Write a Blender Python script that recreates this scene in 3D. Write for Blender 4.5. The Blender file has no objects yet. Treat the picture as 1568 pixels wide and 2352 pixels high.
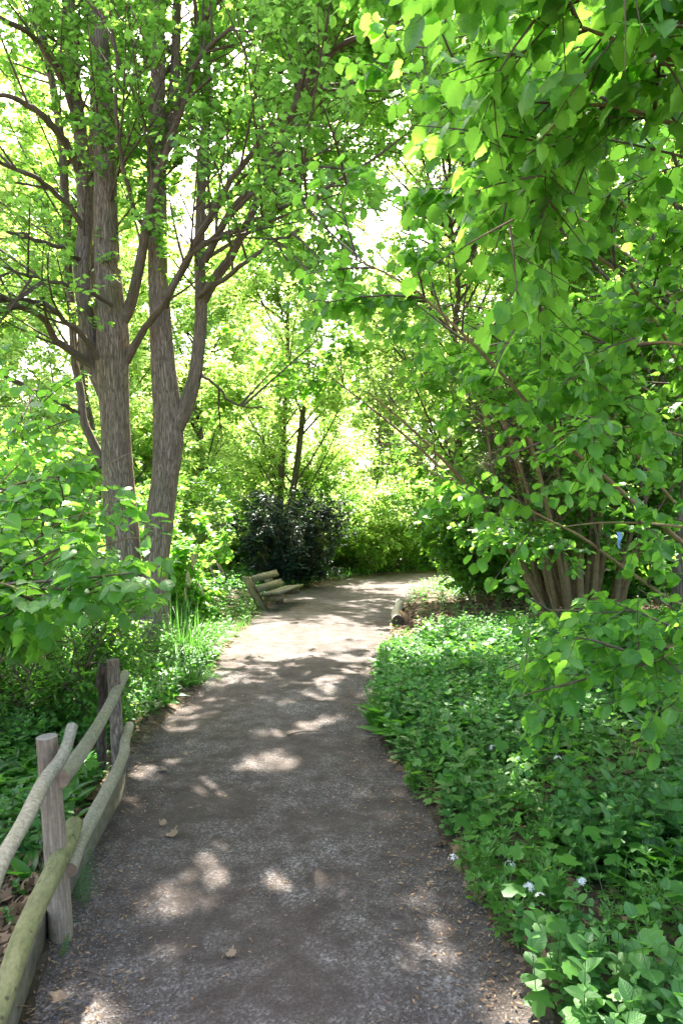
import bpy, math
import numpy as np

# ------------------------------------------------------------------ camera, sky, sun, exposure
F = 1568.0            # focal length in pixels of a 1568 x 2352 frame
HZ = 1195.0           # row of the horizon in that frame
EYE = 1.7
scene = bpy.context.scene
cam_d = bpy.data.cameras.new("camera")
cam = bpy.data.objects.new("camera", cam_d)
scene.collection.objects.link(cam)
cam_d.sensor_fit = 'VERTICAL'
cam_d.sensor_height = 36.0
cam_d.lens = 24.0
cam_d.shift_y = (HZ - 1176.0) / 2352.0
cam_d.clip_start = 0.05
cam_d.clip_end = 2000.0
cam.location = (0, 0, EYE)
cam.rotation_euler = (math.radians(90), 0, 0)
scene.camera = cam

SUN_EL, SUN_AZ = math.radians(53), math.radians(-5)     # azimuth from +Y, negative = left
S = np.array([math.sin(SUN_AZ) * math.cos(SUN_EL), math.cos(SUN_AZ) * math.cos(SUN_EL), math.sin(SUN_EL)])
world = bpy.data.worlds.new("World")
scene.world = world
world.use_nodes = True
wn = world.node_tree
sky = wn.nodes.new("ShaderNodeTexSky")
sky.sky_type = 'NISHITA'
sky.sun_disc = False
sky.sun_elevation = SUN_EL
sky.sun_rotation = SUN_AZ
sky.air_density = 1.0
sky.dust_density = 5.0
sky.ozone_density = 0.4
bg = wn.nodes["Background"]
bg.inputs["Strength"].default_value = 0.12
wn.links.new(sky.outputs[0], bg.inputs[0])

sun_d = bpy.data.lights.new("sun", 'SUN')
sun_d.energy = 5.0
sun_d.angle = math.radians(0.53)
sun_d.color = (1.0, 0.95, 0.87)
sun = bpy.data.objects.new("sun", sun_d)
scene.collection.objects.link(sun)
from mathutils import Vector
sun.rotation_euler = Vector(S.tolist()).to_track_quat('Z', 'Y').to_euler()
sun.location = (-6, 18, 30)

scene.view_settings.view_transform = 'Standard'
scene.view_settings.look = 'None'
scene.view_settings.exposure = 3.05
scene.view_settings.gamma = 1.0
scene.cycles.max_bounces = 10
scene.cycles.diffuse_bounces = 5
scene.cycles.glossy_bounces = 3
scene.cycles.transmission_bounces = 8
scene.cycles.use_denoising = True
scene.cycles.caustics_reflective = False
scene.cycles.caustics_refractive = False

rng = np.random.default_rng(7)
U = lambda a, b, n=None: rng.uniform(a, b, n)

# ------------------------------------------------------------------ small maths
def P(px, py, d):
    return np.array([(px - 784.0) / F * d, d, EYE + (HZ - py) / F * d])

def nrm(v):
    return v / np.maximum(np.linalg.norm(v, axis=-1, keepdims=True), 1e-9)

_tab = np.random.default_rng(3).random((256, 256))
def vn(x, y, s, seed=0):
    """smooth value noise, 0..1"""
    x = np.asarray(x, float) / s + seed * 17.3 + 1000.0
    y = np.asarray(y, float) / s + seed * 5.7 + 1000.0
    xi, yi = np.floor(x).astype(int), np.floor(y).astype(int)
    fx, fy = x - xi, y - yi
    fx, fy = fx * fx * (3 - 2 * fx), fy * fy * (3 - 2 * fy)
    a, b = _tab[xi % 256, yi % 256], _tab[(xi + 1) % 256, yi % 256]
    c, d = _tab[xi % 256, (yi + 1) % 256], _tab[(xi + 1) % 256, (yi + 1) % 256]
    return (a * (1 - fx) + b * fx) * (1 - fy) + (c * (1 - fx) + d * fx) * fy

def sstep(x, a, b):
    t = np.clip((x - a) / (b - a), 0, 1)
    return t * t * (3 - 2 * t)

def catmull(pts, n):
    """resample a control polyline (k, m) to n smooth samples"""
    p = np.asarray(pts, float)
    if len(p) == 2:
        return p[0] + (p[1] - p[0]) * np.linspace(0, 1, n)[:, None]
    q = np.vstack([2 * p[0] - p[1], p, 2 * p[-1] - p[-2]])
    t = np.linspace(0, len(p) - 1 - 1e-6, n)
    i = t.astype(int)
    f = (t - i)[:, None]
    a, b, c, d = q[i], q[i + 1], q[i + 2], q[i + 3]
    return 0.5 * (2 * b + (c - a) * f + (2 * a - 5 * b + 4 * c - d) * f ** 2 + (3 * b - a - 3 * c + d) * f ** 3)

# ------------------------------------------------------------------ sun flecks: which leaf-to-ground rays stay open
def keep_for_sun(p, zmin=2.0):
    gx = p[:, 0] - S[0] / S[2] * p[:, 2]
    gy = p[:, 1] - S[1] / S[2] * p[:, 2]
    n = 0.55 * vn(gx, gy, 0.38, 1) + 0.45 * vn(gx, gy, 0.18, 2)
    n2 = 0.6 * vn(gx, gy, 0.34, 5) + 0.4 * vn(gx, gy, 0.15, 6)
    wob = (vn(gx, gy, 1.1, 9) - 0.5) * 1.6
    lit = sstep(gy + wob * .6, 6.5, 7.7) * (1 - sstep(gy + wob * 0.6, 10.3, 11.2)) * sstep(gx + wob * .6, -2.1, -1.2) * (1 - sstep(gx + wob, 1.0, 2.0))
    bank = sstep(gy + wob, 6.3, 7.6) * (1 - sstep(gy + wob * .6, 10.0, 11.0)) * sstep(gx, .3, 1.1) * (1 - sstep(gx + wob, 3.1, 4.3))
    lit = np.maximum(lit, bank)
    core = sstep(gy + wob * 0.5, 8.6, 9.4)
    thr = 0.665 * (1 - lit) + (0.56 - 0.04 * core - 0.25 * bank) * lit
    nn = n * (1 - lit) + n2 * lit
    return (nn < thr) | (p[:, 2] < zmin)

def open_twigs(T, zmin=2.0):
    return keep_for_sun(T[:, 1], zmin) & keep_for_sun(T[:, 3], zmin)

# ------------------------------------------------------------------ mesh building
WORLD_LOC = {}
def link(name, me, mat=None, parent=None):
    o = bpy.data.objects.new(name, me)
    scene.collection.objects.link(o)
    if mat is not None:
        me.materials.append(mat)
    if parent is not None:
        o.parent = parent
        WORLD_LOC[o.name] = WORLD_LOC[parent.name]
    else:
        WORLD_LOC[o.name] = np.zeros(3)
    return o

def mesh(name, V, T, mat=None, parent=None, attr=None, smooth=True):
    """triangle mesh from arrays; attr = (n,3) vector attribute 'leaf'"""
    me = bpy.data.meshes.new(name)
    if parent is not None:
        V = V - WORLD_LOC[parent.name]
    V = np.ascontiguousarray(V, np.float32)
    T = np.ascontiguousarray(T, np.int32)
    me.vertices.add(len(V))
    me.vertices.foreach_set("co", V.ravel())
    me.loops.add(T.size)
    me.loops.foreach_set("vertex_index", T.ravel())
    me.polygons.add(len(T))
    me.polygons.foreach_set("loop_start", np.arange(0, T.size, 3, dtype=np.int32))
    if smooth:
        me.polygons.foreach_set("use_smooth", np.ones(len(T), bool))
    if attr is not None:
        a = me.attributes.new("leaf", 'FLOAT_VECTOR', 'POINT')
        a.data.foreach_set("vector", np.ascontiguousarray(attr, np.float32).ravel())
    me.update(calc_edges=True)
    return link(name, me, mat, parent)

class Bag:
    """collects pieces, links them as ONE mesh"""
    def __init__(s):
        s.v, s.t, s.a, s.n = [], [], [], 0
    def add(s, V, T, A=None):
        if len(V) == 0:
            return
        s.v.append(V); s.t.append(np.asarray(T) + s.n)
        s.a.append(np.zeros((len(V), 3)) if A is None else A)
        s.n += len(V)
    def build(s, name, mat, parent=None, smooth=True):
        return mesh(name, np.vstack(s.v), np.vstack(s.t), mat, parent, np.vstack(s.a), smooth)

def tube(pts, rad, sides=10, cap=True, bump=0.0, seed=0):
    """tube along a polyline; attribute = (angle 0..1, length, 0)"""
    p = np.asarray(pts, float); n = len(p)
    rad = np.asarray(rad, float) * np.ones(n)
    tan = nrm(np.gradient(p, axis=0))
    ref = np.array([0.0, 1.0, 0.0]) if abs(tan[0][1]) < 0.9 else np.array([1.0, 0.0, 0.0])
    x = nrm(np.cross(tan, ref)); y = np.cross(tan, x)
    an = np.linspace(0, 2 * np.pi, sides, endpoint=False)
    r = rad[:, None] * np.ones(sides)
    L = np.concatenate([[0], np.cumsum(np.linalg.norm(np.diff(p, axis=0), axis=1))])
    if bump:
        r = r * (1 + bump * (vn(an[None, :] * 1.4 + 0 * L[:, None], L[:, None] / np.maximum(rad.mean() * 5, .01), 1.0, seed) - .5) * 2)
    V = p[:, None, :] + r[..., None] * (np.cos(an)[None, :, None] * x[:, None, :] + np.sin(an)[None, :, None] * y[:, None, :])
    V = V.reshape(-1, 3)
    A = np.stack([np.tile(an / (2 * np.pi), n), np.repeat(L, sides), np.zeros(n * sides)], 1)
    i = np.arange(n - 1)[:, None] * sides; j = np.arange(sides)[None, :]; k = (j + 1) % sides
    a, b, c, d = (i + j).ravel(), (i + k).ravel(), (i + sides + k).ravel(), (i + sides + j).ravel()
    T = np.vstack([np.stack([a, b, c], 1), np.stack([a, c, d], 1)])
    if cap:
        m = len(V)
        rim0, rim1 = V[:sides].copy(), V[(n - 1) * sides:n * sides].copy()
        V = np.vstack([V, rim0, p[:1], rim1, p[-1:]])
        A = np.vstack([A, np.tile([[0, 0, 1.0]], (2 * sides + 2, 1))])
        A[m:m + sides, 0] = 1; A[m + sides + 1:m + 2 * sides + 1, 0] = 1
        jj = np.arange(sides); kk = (jj + 1) % sides
        T = np.vstack([T, np.stack([m + kk, m + jj, np.full(sides, m + sides)], 1),
                       np.stack([m + sides + 1 + jj, m + sides + 1 + kk, np.full(sides, m + 2 * sides + 1)], 1)])
    return V, T, A

def thin_tubes(C, r0, r1, sides=3):
    """many thin tapering tubes at once, C = (M, K, 3)"""
    M, K, _ = C.shape
    if M == 0:
        return np.zeros((0, 3)), np.zeros((0, 3), int)
    tan = nrm(C[:, -1] - C[:, 0])
    ref = np.where(np.abs(tan[:, 2:3]) < 0.9, [[0, 0, 1.0]], [[1.0, 0, 0]])
    x = nrm(np.cross(tan, ref)); y = np.cross(tan, x)
    an = np.linspace(0, 2 * np.pi, sides, endpoint=False)
    r0 = np.asarray(r0) * np.ones(M); r1 = np.asarray(r1) * np.ones(M)
    tt = np.linspace(0, 1, K)
    r = r0[:, None] * (1 - tt) + r1[:, None] * tt
    ring = np.cos(an)[None, :, None] * x[:, None, :] + np.sin(an)[None, :, None] * y[:, None, :]
    V = C[:, :, None, :] + r[:, :, None, None] * ring[:, None, :, :]
    V = V.reshape(-1, 3)
    i = np.arange(K - 1)[:, None] * sides; j = np.arange(sides)[None, :]; k = (j + 1) % sides
    a, b, c, d = (i + j).ravel(), (i + k).ravel(), (i + sides + k).ravel(), (i + sides + j).ravel()
    T = np.vstack([np.stack([a, b, c], 1), np.stack([a, c, d], 1)])
    T = (T[None] + (np.arange(M) * K * sides)[:, None, None]).reshape(-1, 3)
    return V, T

# ---- leaf templates: x across (-1..1 scaled), y along 0..1, z up; attribute (u, v)
def leaf_grid(nv, halfw, nu=2, fold=0.12, droop=0.18, pleat=0.0, serr=0.0):
    vs = np.linspace(0, 1, nv + 1)
    us = np.linspace(-1, 1, 2 * nu + 1)
    V, A = [], []
    for i, v in enumerate(vs):
        w = halfw(v)
        if serr and 0 < i < nv:
            w *= 1 + serr * (1 if i % 2 else -1)
        for u in us:
            vv = v - 0.13 * abs(u) * (1 - v) * (0.5 if v < 0.05 else 1) * (w > 0.02)
            z = fold * abs(u) * w * 2 - droop * v * v + pleat * math.cos((v * 7 - abs(u) * 2.2) * 2 * math.pi) * w * (0.3 + abs(u)) - 0.10 * abs(u) ** 2 * w
            V.append((u * w, vv, z)); A.append((u, v))
    n = 2 * nu + 1
    T = []
    for i in range(nv):
        for j in range(2 * nu):
            a = i * n + j
            if i < nv - 1 or halfw(1) > 0.001:
                T += [(a, a + 1, a + n + 1), (a, a + n + 1, a + n)]
            else:
                T += [(a, a + 1, a + n + 1 if j < nu else a + n)]
    return np.array(V), np.array(T), np.array(A)

def w_hazel(v):
    return float(np.interp(v, [0, .06, .14, .27, .45, .6, .74, .84, .92, 1], [.09, .23, .31, .385, .43, .425, .35, .20, .075, 0]))
def w_ovate(v):
    return 0.0 if v >= 1 else 0.34 * math.sin(math.pi * v ** 0.8) ** 0.8 + 0.01
def w_lance(v):
    return 0.0 if v >= 1 else 0.17 * math.sin(math.pi * min(1, v * 0.97 + .02) ** 0.9) ** 0.9 + 0.006
def w_narrow(v):
    return 0.0 if v >= 1 else 0.15 * math.sin(math.pi * v ** 1.15) + 0.01

HAZEL_HI = [leaf_grid(11, w_hazel, 2, fold=f_, droop=d_, pleat=0.05, serr=0.08) for f_, d_ in ((.10, .12), (.22, .30), (-.08, .42), (.32, .10))]
HAZEL_MID = leaf_grid(4, w_hazel, 1, fold=0.12, droop=0.2)
OVATE_MID = leaf_grid(4, w_ovate, 1, fold=0.2, droop=0.2)
LANCE = leaf_grid(5, w_lance, 1, fold=0.35, droop=0.35)
NARROW = leaf_grid(2, w_narrow, 1, fold=0.15, droop=0.1)
LOW = (np.array([(0, 0, 0), (0.33, 0.45, 0.07), (0, 1, -0.1), (-0.33, 0.45, 0.07)]), np.array([(0, 1, 2), (0, 2, 3)]),
       np.array([(0, 0), (1, .45), (0, 1), (-1, .45)]))

def lobed(scale_side=1.0):
    # five-lobed maple leaf, petiole at the origin
    pr = [(-90, .02), (-60, .26), (-32, .40), (-8, .36), (10, .56), (22, .62), (36, .40), (50, .38), (66, .62), (90, .72)]
    right = [(r * math.cos(math.radians(a)), 0.33 + r * math.sin(math.radians(a)) if a > -89 else 0.02) for a, r in pr]
    out = right + [(-x, y) for x, y in right[-2:0:-1]]
    V = [(0, 0.33, 0.0)] + [(x * 0.95, y, -0.16 * (x * x + (y - .33) ** 2) * 1.6 + 0.05 * abs(x)) for x, y in out]
    n = len(out)
    T = [(0, 1 + i, 1 + (i + 1) % n) for i in range(n)]
    A = [(0, .33)] + [(x, y) for x, y in out]
    return np.array(V), np.array(T), np.array(A)
LOBED = lobed()
_k = [0, 1, 4, 6, 8, 10, 12, 14, 16]
def lobed_low():
    V = np.array([(0, 0, 0), (.40, .28, -.02), (.22, .42, .02), (.50, .62, -.05), (.20, .62, 0), (0, 1.0, -.12), (-.20, .62, 0), (-.50, .62, -.05), (-.22, .42, .02), (-.40, .28, -.02), (0, .4, .03)])
    T = np.array([(10, i, (i + 1) % 10) for i in range(10)])
    return V, T, V[:, :2].copy()
LOBED_LOW = lobed_low()

def inst(tpl, pos, D, N, size, rnd=None, bag=None):
    """place a template at pos with 'along' D and 'up' N"""
    M = len(pos)
    if M == 0:
        return
    if isinstance(tpl, list):
        pick = rng.integers(len(tpl), size=M); size = np.asarray(size) * np.ones(M)
        for i, tp in enumerate(tpl):
            k = pick == i
            inst(tp, pos[k], D[k], N[k] if N.ndim > 1 else N, size[k], None if rnd is None else rnd[k], bag)
        return
    tv, tt, ta = tpl
    D = nrm(D); X = nrm(np.cross(D, N)); N = np.cross(X, D)
    size = (np.asarray(size) * np.ones(M))[:, None, None]
    V = pos[:, None, :] + size * (tv[None, :, 0:1] * X[:, None, :] + tv[None, :, 1:2] * D[:, None, :] + tv[None, :, 2:3] * N[:, None, :])
    if rnd is None:
        rnd = rng.random(M)
    A = np.empty((M, len(tv), 3))
    A[:, :, :2] = ta[None]
    A[:, :, 2] = rnd[:, None]
    T = (tt[None] + (np.arange(M) * len(tv))[:, None, None]).reshape(-1, 3)
    bag.add(V.reshape(-1, 3), T, A.reshape(-1, 3))

# ------------------------------------------------------------------ branching
def lengths(C):
    return np.linalg.norm(np.diff(C, axis=1), axis=2).sum(1)

def ramify(C, per_m, L, spread=0.9, up=0.15, t0=0.2, curve=0.0, shrink=0.5, flat=0.0):
    """children of the polylines C (M,K,3) -> (N,4,3), parameter along parent"""
    M, K, _ = C.shape
    ln = lengths(C)
    N = max(1, int(per_m * ln.sum()))
    idx = rng.choice(M, N, p=ln / ln.sum())
    t = t0 + (1 - t0) * rng.random(N)
    f = t * (K - 1); i = np.minimum(f.astype(int), K - 2); w = (f - i)[:, None]
    a, b = C[idx, i], C[idx, i + 1]
    pos = a * (1 - w) + b * w
    tan = nrm(b - a)
    g = rng.normal(size=(N, 3)); g[:, 2] *= (1 - flat)
    g = nrm(g - (g * tan).sum(1, keepdims=True) * tan)
    sp = spread * U(0.7, 1.25, N)[:, None]
    d = nrm(tan * np.cos(sp) + g * np.sin(sp) + np.array([0, 0, up]))
    l = L * U(0.55, 1.25, N) * (1 - shrink * t)
    s = np.array([0, 0.33, 0.67, 1.0])
    side = nrm(rng.normal(size=(N, 3)))
    pts = pos[:, None, :] + (l[:, None] * s)[..., None] * d[:, None, :] + (l[:, None] * s ** 2)[..., None] * (curve * np.array([0, 0, 1.0]) + 0.12 * side)[:, None, :]
    return pts, t

def leaf_twigs(C, per, tpl, size, bag, droop=0.35, face=0.5, filt=None, tilt=0.35, zmin=2.0, spread=0.9, min_d=1.1):
    """alternate leaves along twigs"""
    M = len(C)
    if M == 0:
        return
    k = np.arange(per)
    t = np.clip((k[None, :] + 0.4 + U(-.3, .3, (M, per))) / (per - 0.3), 0.05, 1)
    f = t * 3; i = np.minimum(f.astype(int), 2); w = (f - i)[..., None]
    ar = np.arange(M)[:, None]
    pos = (C[ar, i] * (1 - w) + C[ar, i + 1] * w)
    tan = nrm(C[ar, i + 1] - C[ar, i])
    h = nrm(np.cross(tan, [0, 0, 1.0]) + 1e-4)
    sgn = np.where(k % 2 == 0, 1.0, -1.0)[None, :, None]
    D = tan * 0.55 + h * sgn * spread + np.array([0, 0, -droop]) + rng.normal(size=tan.shape) * 0.28
    N = np.array([0, 0, 1.0]) + rng.normal(size=tan.shape) * tilt
    pos, D, N = pos.reshape(-1, 3), D.reshape(-1, 3), N.reshape(-1, 3)
    keep = keep_for_sun(pos, zmin) if filt is None else np.ones(len(pos), bool)
    keep &= (pos[:, 2] > 0.06) & ((pos[:, 1] > min_d) | (np.abs(pos[:, 0]) > 2.0)) & ~((pos[:, 1] < 1.6) & (np.abs(pos[:, 0]) < 1.5) & (pos[:, 2] < 3.5))
    pos, D, N = pos[keep], D[keep], N[keep]
    inst(tpl, pos, D, N, size * U(0.65, 1.2, len(pos)), None, bag)

# ------------------------------------------------------------------ materials
def new_mat(name):
    m = bpy.data.materials.new(name); m.use_nodes = True
    nt = m.node_tree
    for n in list(nt.nodes):
        nt.nodes.remove(n)
    return m, nt, nt.nodes, nt.links

def ramp(nt, fac, stops):
    r = nt.nodes.new("ShaderNodeValToRGB")
    cr = r.color_ramp
    while len(cr.elements) < len(stops):
        cr.elements.new(0.5)
    for e, (p, c) in zip(cr.elements, stops):
        e.position = p; e.color = (*c, 1)
    nt.links.new(fac, r.inputs[0])
    return r.outputs[0]

def math_node(nt, op, a, b=None):
    n = nt.nodes.new("ShaderNodeMath"); n.operation = op
    for i, x in enumerate((a, b)):
        if x is None: continue
        if hasattr(x, 'is_linked'): nt.links.new(x, n.inputs[i])
        else: n.inputs[i].default_value = x
    return n.outputs[0]

def mixc(nt, fac, a, b, mode='MIX'):
    n = nt.nodes.new("ShaderNodeMix"); n.data_type = 'RGBA'; n.blend_type = mode
    for s, x in ((n.inputs[0], fac), (n.inputs[6], a), (n.inputs[7], b)):
        if hasattr(x, 'is_linked'): nt.links.new(x, s)
        elif isinstance(x, tuple): s.default_value = (*x, 1)
        else: s.default_value = x
    return n.outputs[2]

def noise(nt, scale, detail=4, rough=0.55, vec=None, dims='3D'):
    n = nt.nodes.new("ShaderNodeTexNoise"); n.inputs["Scale"].default_value = scale
    n.inputs["Detail"].default_value = detail; n.inputs["Roughness"].default_value = rough
    if vec is not None: nt.links.new(vec, n.inputs["Vector"])
    return n.outputs["Fac"]

def obj_coord(nt, scale=(1, 1, 1)):
    t = nt.nodes.new("ShaderNodeTexCoord")
    mp = nt.nodes.new("ShaderNodeMapping"); mp.inputs["Scale"].default_value = scale
    nt.links.new(t.outputs["Object"], mp.inputs[0])
    return mp.outputs[0]

def leaf_mat(name, dark, light, trans, tfac=0.45, rough=0.42, spec=0.4, veins=False, odd=None):
    m, nt, N, L = new_mat(name)
    at = N.new("ShaderNodeAttribute"); at.attribute_name = "leaf"
    sp = N.new("ShaderNodeSeparateXYZ"); L.new(at.outputs["Vector"], sp.inputs[0])
    u, v, r = sp.outputs
    col = ramp(nt, r, [(0, dark), (1, light)])
    trc = mixc(nt, r, tuple(c * .75 for c in trans), tuple(min(.95, c * 1.15) for c in trans))
    if odd:                                    # a few leaves of another tint
        sel = math_node(nt, 'GREATER_THAN', r, 0.94)
        col = mixc(nt, sel, col, odd)
        trc = mixc(nt, sel, trc, tuple(min(.9, c * 2) for c in odd))
    nrm_out = None
    if veins:
        au = math_node(nt, 'ABSOLUTE', u)
        ph = math_node(nt, 'SUBTRACT', math_node(nt, 'MULTIPLY', v, 7.5), math_node(nt, 'MULTIPLY', au, 2.4))
        fr = math_node(nt, 'ABSOLUTE', math_node(nt, 'SUBTRACT', math_node(nt, 'FRACT', ph), 0.5))
        side = math_node(nt, 'GREATER_THAN', fr, 0.43)
        mid = math_node(nt, 'LESS_THAN', au, 0.05)
        vein = math_node(nt, 'MAXIMUM', side, mid)
        col = mixc(nt, math_node(nt, 'MULTIPLY', vein, 0.55), col, tuple(min(1, c * 2.2) for c in light))
        trc = mixc(nt, math_node(nt, 'MULTIPLY', vein, 0.3), trc, tuple(c * .55 for c in trans))
        bp = N.new("ShaderNodeBump"); bp.inputs["Strength"].default_value = 0.35; bp.inputs["Distance"].default_value = 0.004
        L.new(fr, bp.inputs["Height"]); nrm_out = bp.outputs[0]
    b = N.new("ShaderNodeBsdfPrincipled")
    L.new(col, b.inputs["Base Color"]); b.inputs["Roughness"].default_value = rough
    b.inputs["Specular IOR Level"].default_value = spec
    t = N.new("ShaderNodeBsdfTranslucent"); L.new(trc, t.inputs[0])
    if nrm_out:
        L.new(nrm_out, b.inputs["Normal"])
    mx = N.new("ShaderNodeMixShader"); mx.inputs[0].default_value = tfac
    L.new(b.outputs[0], mx.inputs[1]); L.new(t.outputs[0], mx.inputs[2])
    o = N.new("ShaderNodeOutputMaterial"); L.new(mx.outputs[0], o.inputs[0])
    return m

def bark_mat(name, c0, c1, moss=0.0, scale=9.0, stretch=0.18, depth=0.02, strength=0.8, end=None, rad=None, crack_amt=0.55, knots=False):
    m, nt, N, L = new_mat(name)
    if rad is None:
        vec = obj_coord(nt, (1, 1, stretch))
    else:                                      # grain that follows the limb: angle and length of the tube
        at0 = N.new("ShaderNodeAttribute"); at0.attribute_name = "leaf"
        s0 = N.new("ShaderNodeSeparateXYZ"); L.new(at0.outputs["Vector"], s0.inputs[0])
        an = math_node(nt, 'MULTIPLY', s0.outputs[0], 2 * math.pi)
        cb = N.new("ShaderNodeCombineXYZ")
        L.new(math_node(nt, 'MULTIPLY', math_node(nt, 'COSINE', an), rad), cb.inputs[0])
        L.new(math_node(nt, 'MULTIPLY', math_node(nt, 'SINE', an), rad), cb.inputs[1])
        L.new(math_node(nt, 'MULTIPLY', s0.outputs[1], stretch), cb.inputs[2])
        vec = cb.outputs[0]
    n1 = noise(nt, scale * 2.2, 6, 0.65, vec)
    vo = N.new("ShaderNodeTexVoronoi"); vo.feature = 'DISTANCE_TO_EDGE'; vo.inputs["Scale"].default_value = scale * 3
    wv = N.new("ShaderNodeVectorMath"); wv.operation = 'ADD'
    nn = N.new("ShaderNodeTexNoise"); nn.inputs["Scale"].default_value = scale; L.new(vec, nn.inputs["Vector"])
    sc = N.new("ShaderNodeVectorMath"); sc.operation = 'SCALE'; sc.inputs[3].default_value = 0.12
    L.new(nn.outputs["Color"], sc.inputs[0]); L.new(vec, wv.inputs[0]); L.new(sc.outputs[0], wv.inputs[1])
    L.new(wv.outputs[0], vo.inputs["Vector"])
    crack = ramp(nt, vo.outputs["Distance"], [(0, (0, 0, 0)), (0.22, (1, 1, 1))])
    col = ramp(nt, n1, [(0.3, c0), (0.7, c1)])
    col = mixc(nt, crack_amt, col, mixc(nt, 1.0, col, crack, 'MULTIPLY'))
    big = noise(nt, 1.7, 3, 0.6, obj_coord(nt))
    if moss:
        col = mixc(nt, math_node(nt, 'MULTIPLY', ramp(nt, big, [(0.42, (0, 0, 0)), (0.62, (1, 1, 1))]), moss), col, (0.10, 0.13, 0.03))
    if knots:                                  # short dark scars across the limb and small knots
        vk = N.new("ShaderNodeTexVoronoi"); vk.inputs["Scale"].default_value = 1.0
        mk = N.new("ShaderNodeMapping"); mk.inputs["Scale"].default_value = (14, 14, 55); L.new(vec, mk.inputs[0]); L.new(mk.outputs[0], vk.inputs["Vector"])
        col = mixc(nt, ramp(nt, vk.outputs["Distance"], [(0.10, (.75, .75, .75)), (0.2, (0, 0, 0))]), col, (0.05, 0.04, 0.028))
    fine = noise(nt, 60, 4, 0.6, obj_coord(nt))
    col = mixc(nt, 0.35, col, ramp(nt, fine, [(0.3, (0.25, 0.25, 0.25)), (0.75, (1, 1, 1))]), 'MULTIPLY')
    if end is not None:
        at = N.new("ShaderNodeAttribute"); at.attribute_name = "leaf"
        sp = N.new("ShaderNodeSeparateXYZ"); L.new(at.outputs["Vector"], sp.inputs[0])
        ring = math_node(nt, 'SINE', math_node(nt, 'MULTIPLY', sp.outputs[0], 55.0))
        ec = mixc(nt, math_node(nt, 'MULTIPLY_ADD', ring, 0.25), end, tuple(c * .6 for c in end))
        ec = mixc(nt, 0.6, ec, ramp(nt, noise(nt, 40, 4, .6, obj_coord(nt)), [(0.3, (.35, .33, .3)), (0.7, (1, 1, 1))]), 'MULTIPLY')
        col = mixc(nt, sp.outputs[2], col, ec)
    b = N.new("ShaderNodeBsdfPrincipled"); L.new(col, b.inputs["Base Color"]); b.inputs["Roughness"].default_value = 0.9
    b.inputs["Specular IOR Level"].default_value = 0.15
    h = mixc(nt, 1 - crack_amt * .9, crack, n1)
    bp = N.new("ShaderNodeBump"); bp.inputs["Strength"].default_value = strength; bp.inputs["Distance"].default_value = depth
    L.new(h, bp.inputs["Height"]); L.new(bp.outputs[0], b.inputs["Normal"])
    o = N.new("ShaderNodeOutputMaterial"); L.new(b.outputs[0], o.inputs[0])
    return m

def plain_mat(name, stops, scale=20, rough=0.85, bump=0.3, stretch=(1, 1, 1), dist=0.004, spec=0.2):
    m, nt, N, L = new_mat(name)
    n = noise(nt, scale, 5, 0.6, obj_coord(nt, stretch))
    b = N.new("ShaderNodeBsdfPrincipled"); L.new(ramp(nt, n, stops), b.inputs["Base Color"])
    b.inputs["Roughness"].default_value = rough; b.inputs["Specular IOR Level"].default_value = spec
    bp = N.new("ShaderNodeBump"); bp.inputs["Strength"].default_value = bump; bp.inputs["Distance"].default_value = dist
    L.new(n, bp.inputs["Height"]); L.new(bp.outputs[0], b.inputs["Normal"])
    o = N.new("ShaderNodeOutputMaterial"); L.new(b.outputs[0], o.inputs[0])
    return m

def path_mat():
    m, nt, N, L = new_mat("gravel_path")
    oc = obj_coord(nt)
    big = noise(nt, 1.1, 4, 0.6, oc)
    mid = noise(nt, 6, 5, 0.65, oc)
    fine = noise(nt, 120, 3, 0.7, oc)
    vo = N.new("ShaderNodeTexVoronoi"); vo.inputs["Scale"].default_value = 95; L.new(oc, vo.inputs["Vector"])
    base = ramp(nt, mid, [(0.3, (0.052, 0.041, 0.034)), (0.7, (0.098, 0.080, 0.068))])
    grit = ramp(nt, vo.outputs["Color"], [(0.15, (0.055, 0.048, 0.043)), (0.6, (0.14, 0.128, 0.12)), (0.95, (0.38, 0.36, 0.35))])
    gm = math_node(nt, 'MULTIPLY', ramp(nt, math_node(nt, 'ADD', math_node(nt, 'MULTIPLY', big, 0.55), math_node(nt, 'MULTIPLY', mid, 0.45)), [(0.46, (0.10, 0.10, 0.10)), (0.62, (1, 1, 1))]), 0.7)
    col = mixc(nt, gm, base, grit)
    col = mixc(nt, 0.75, col, ramp(nt, fine, [(0.3, (0.45, 0.43, 0.42)), (0.72, (1.25, 1.22, 1.2))]), 'MULTIPLY')
    b = N.new("ShaderNodeBsdfPrincipled"); L.new(col, b.inputs["Base Color"]); b.inputs["Roughness"].default_value = 0.92
    b.inputs["Specular IOR Level"].default_value = 0.15
    h = mixc(nt, 0.5, vo.outputs["Distance"], fine)
    bp = N.new("ShaderNodeBump"); bp.inputs["Strength"].default_value = 0.9; bp.inputs["Distance"].default_value = 0.008
    L.new(h, bp.inputs["Height"]); L.new(bp.outputs[0], b.inputs["Normal"])
    o = N.new("ShaderNodeOutputMaterial"); L.new(b.outputs[0], o.inputs[0])
    return m

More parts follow.
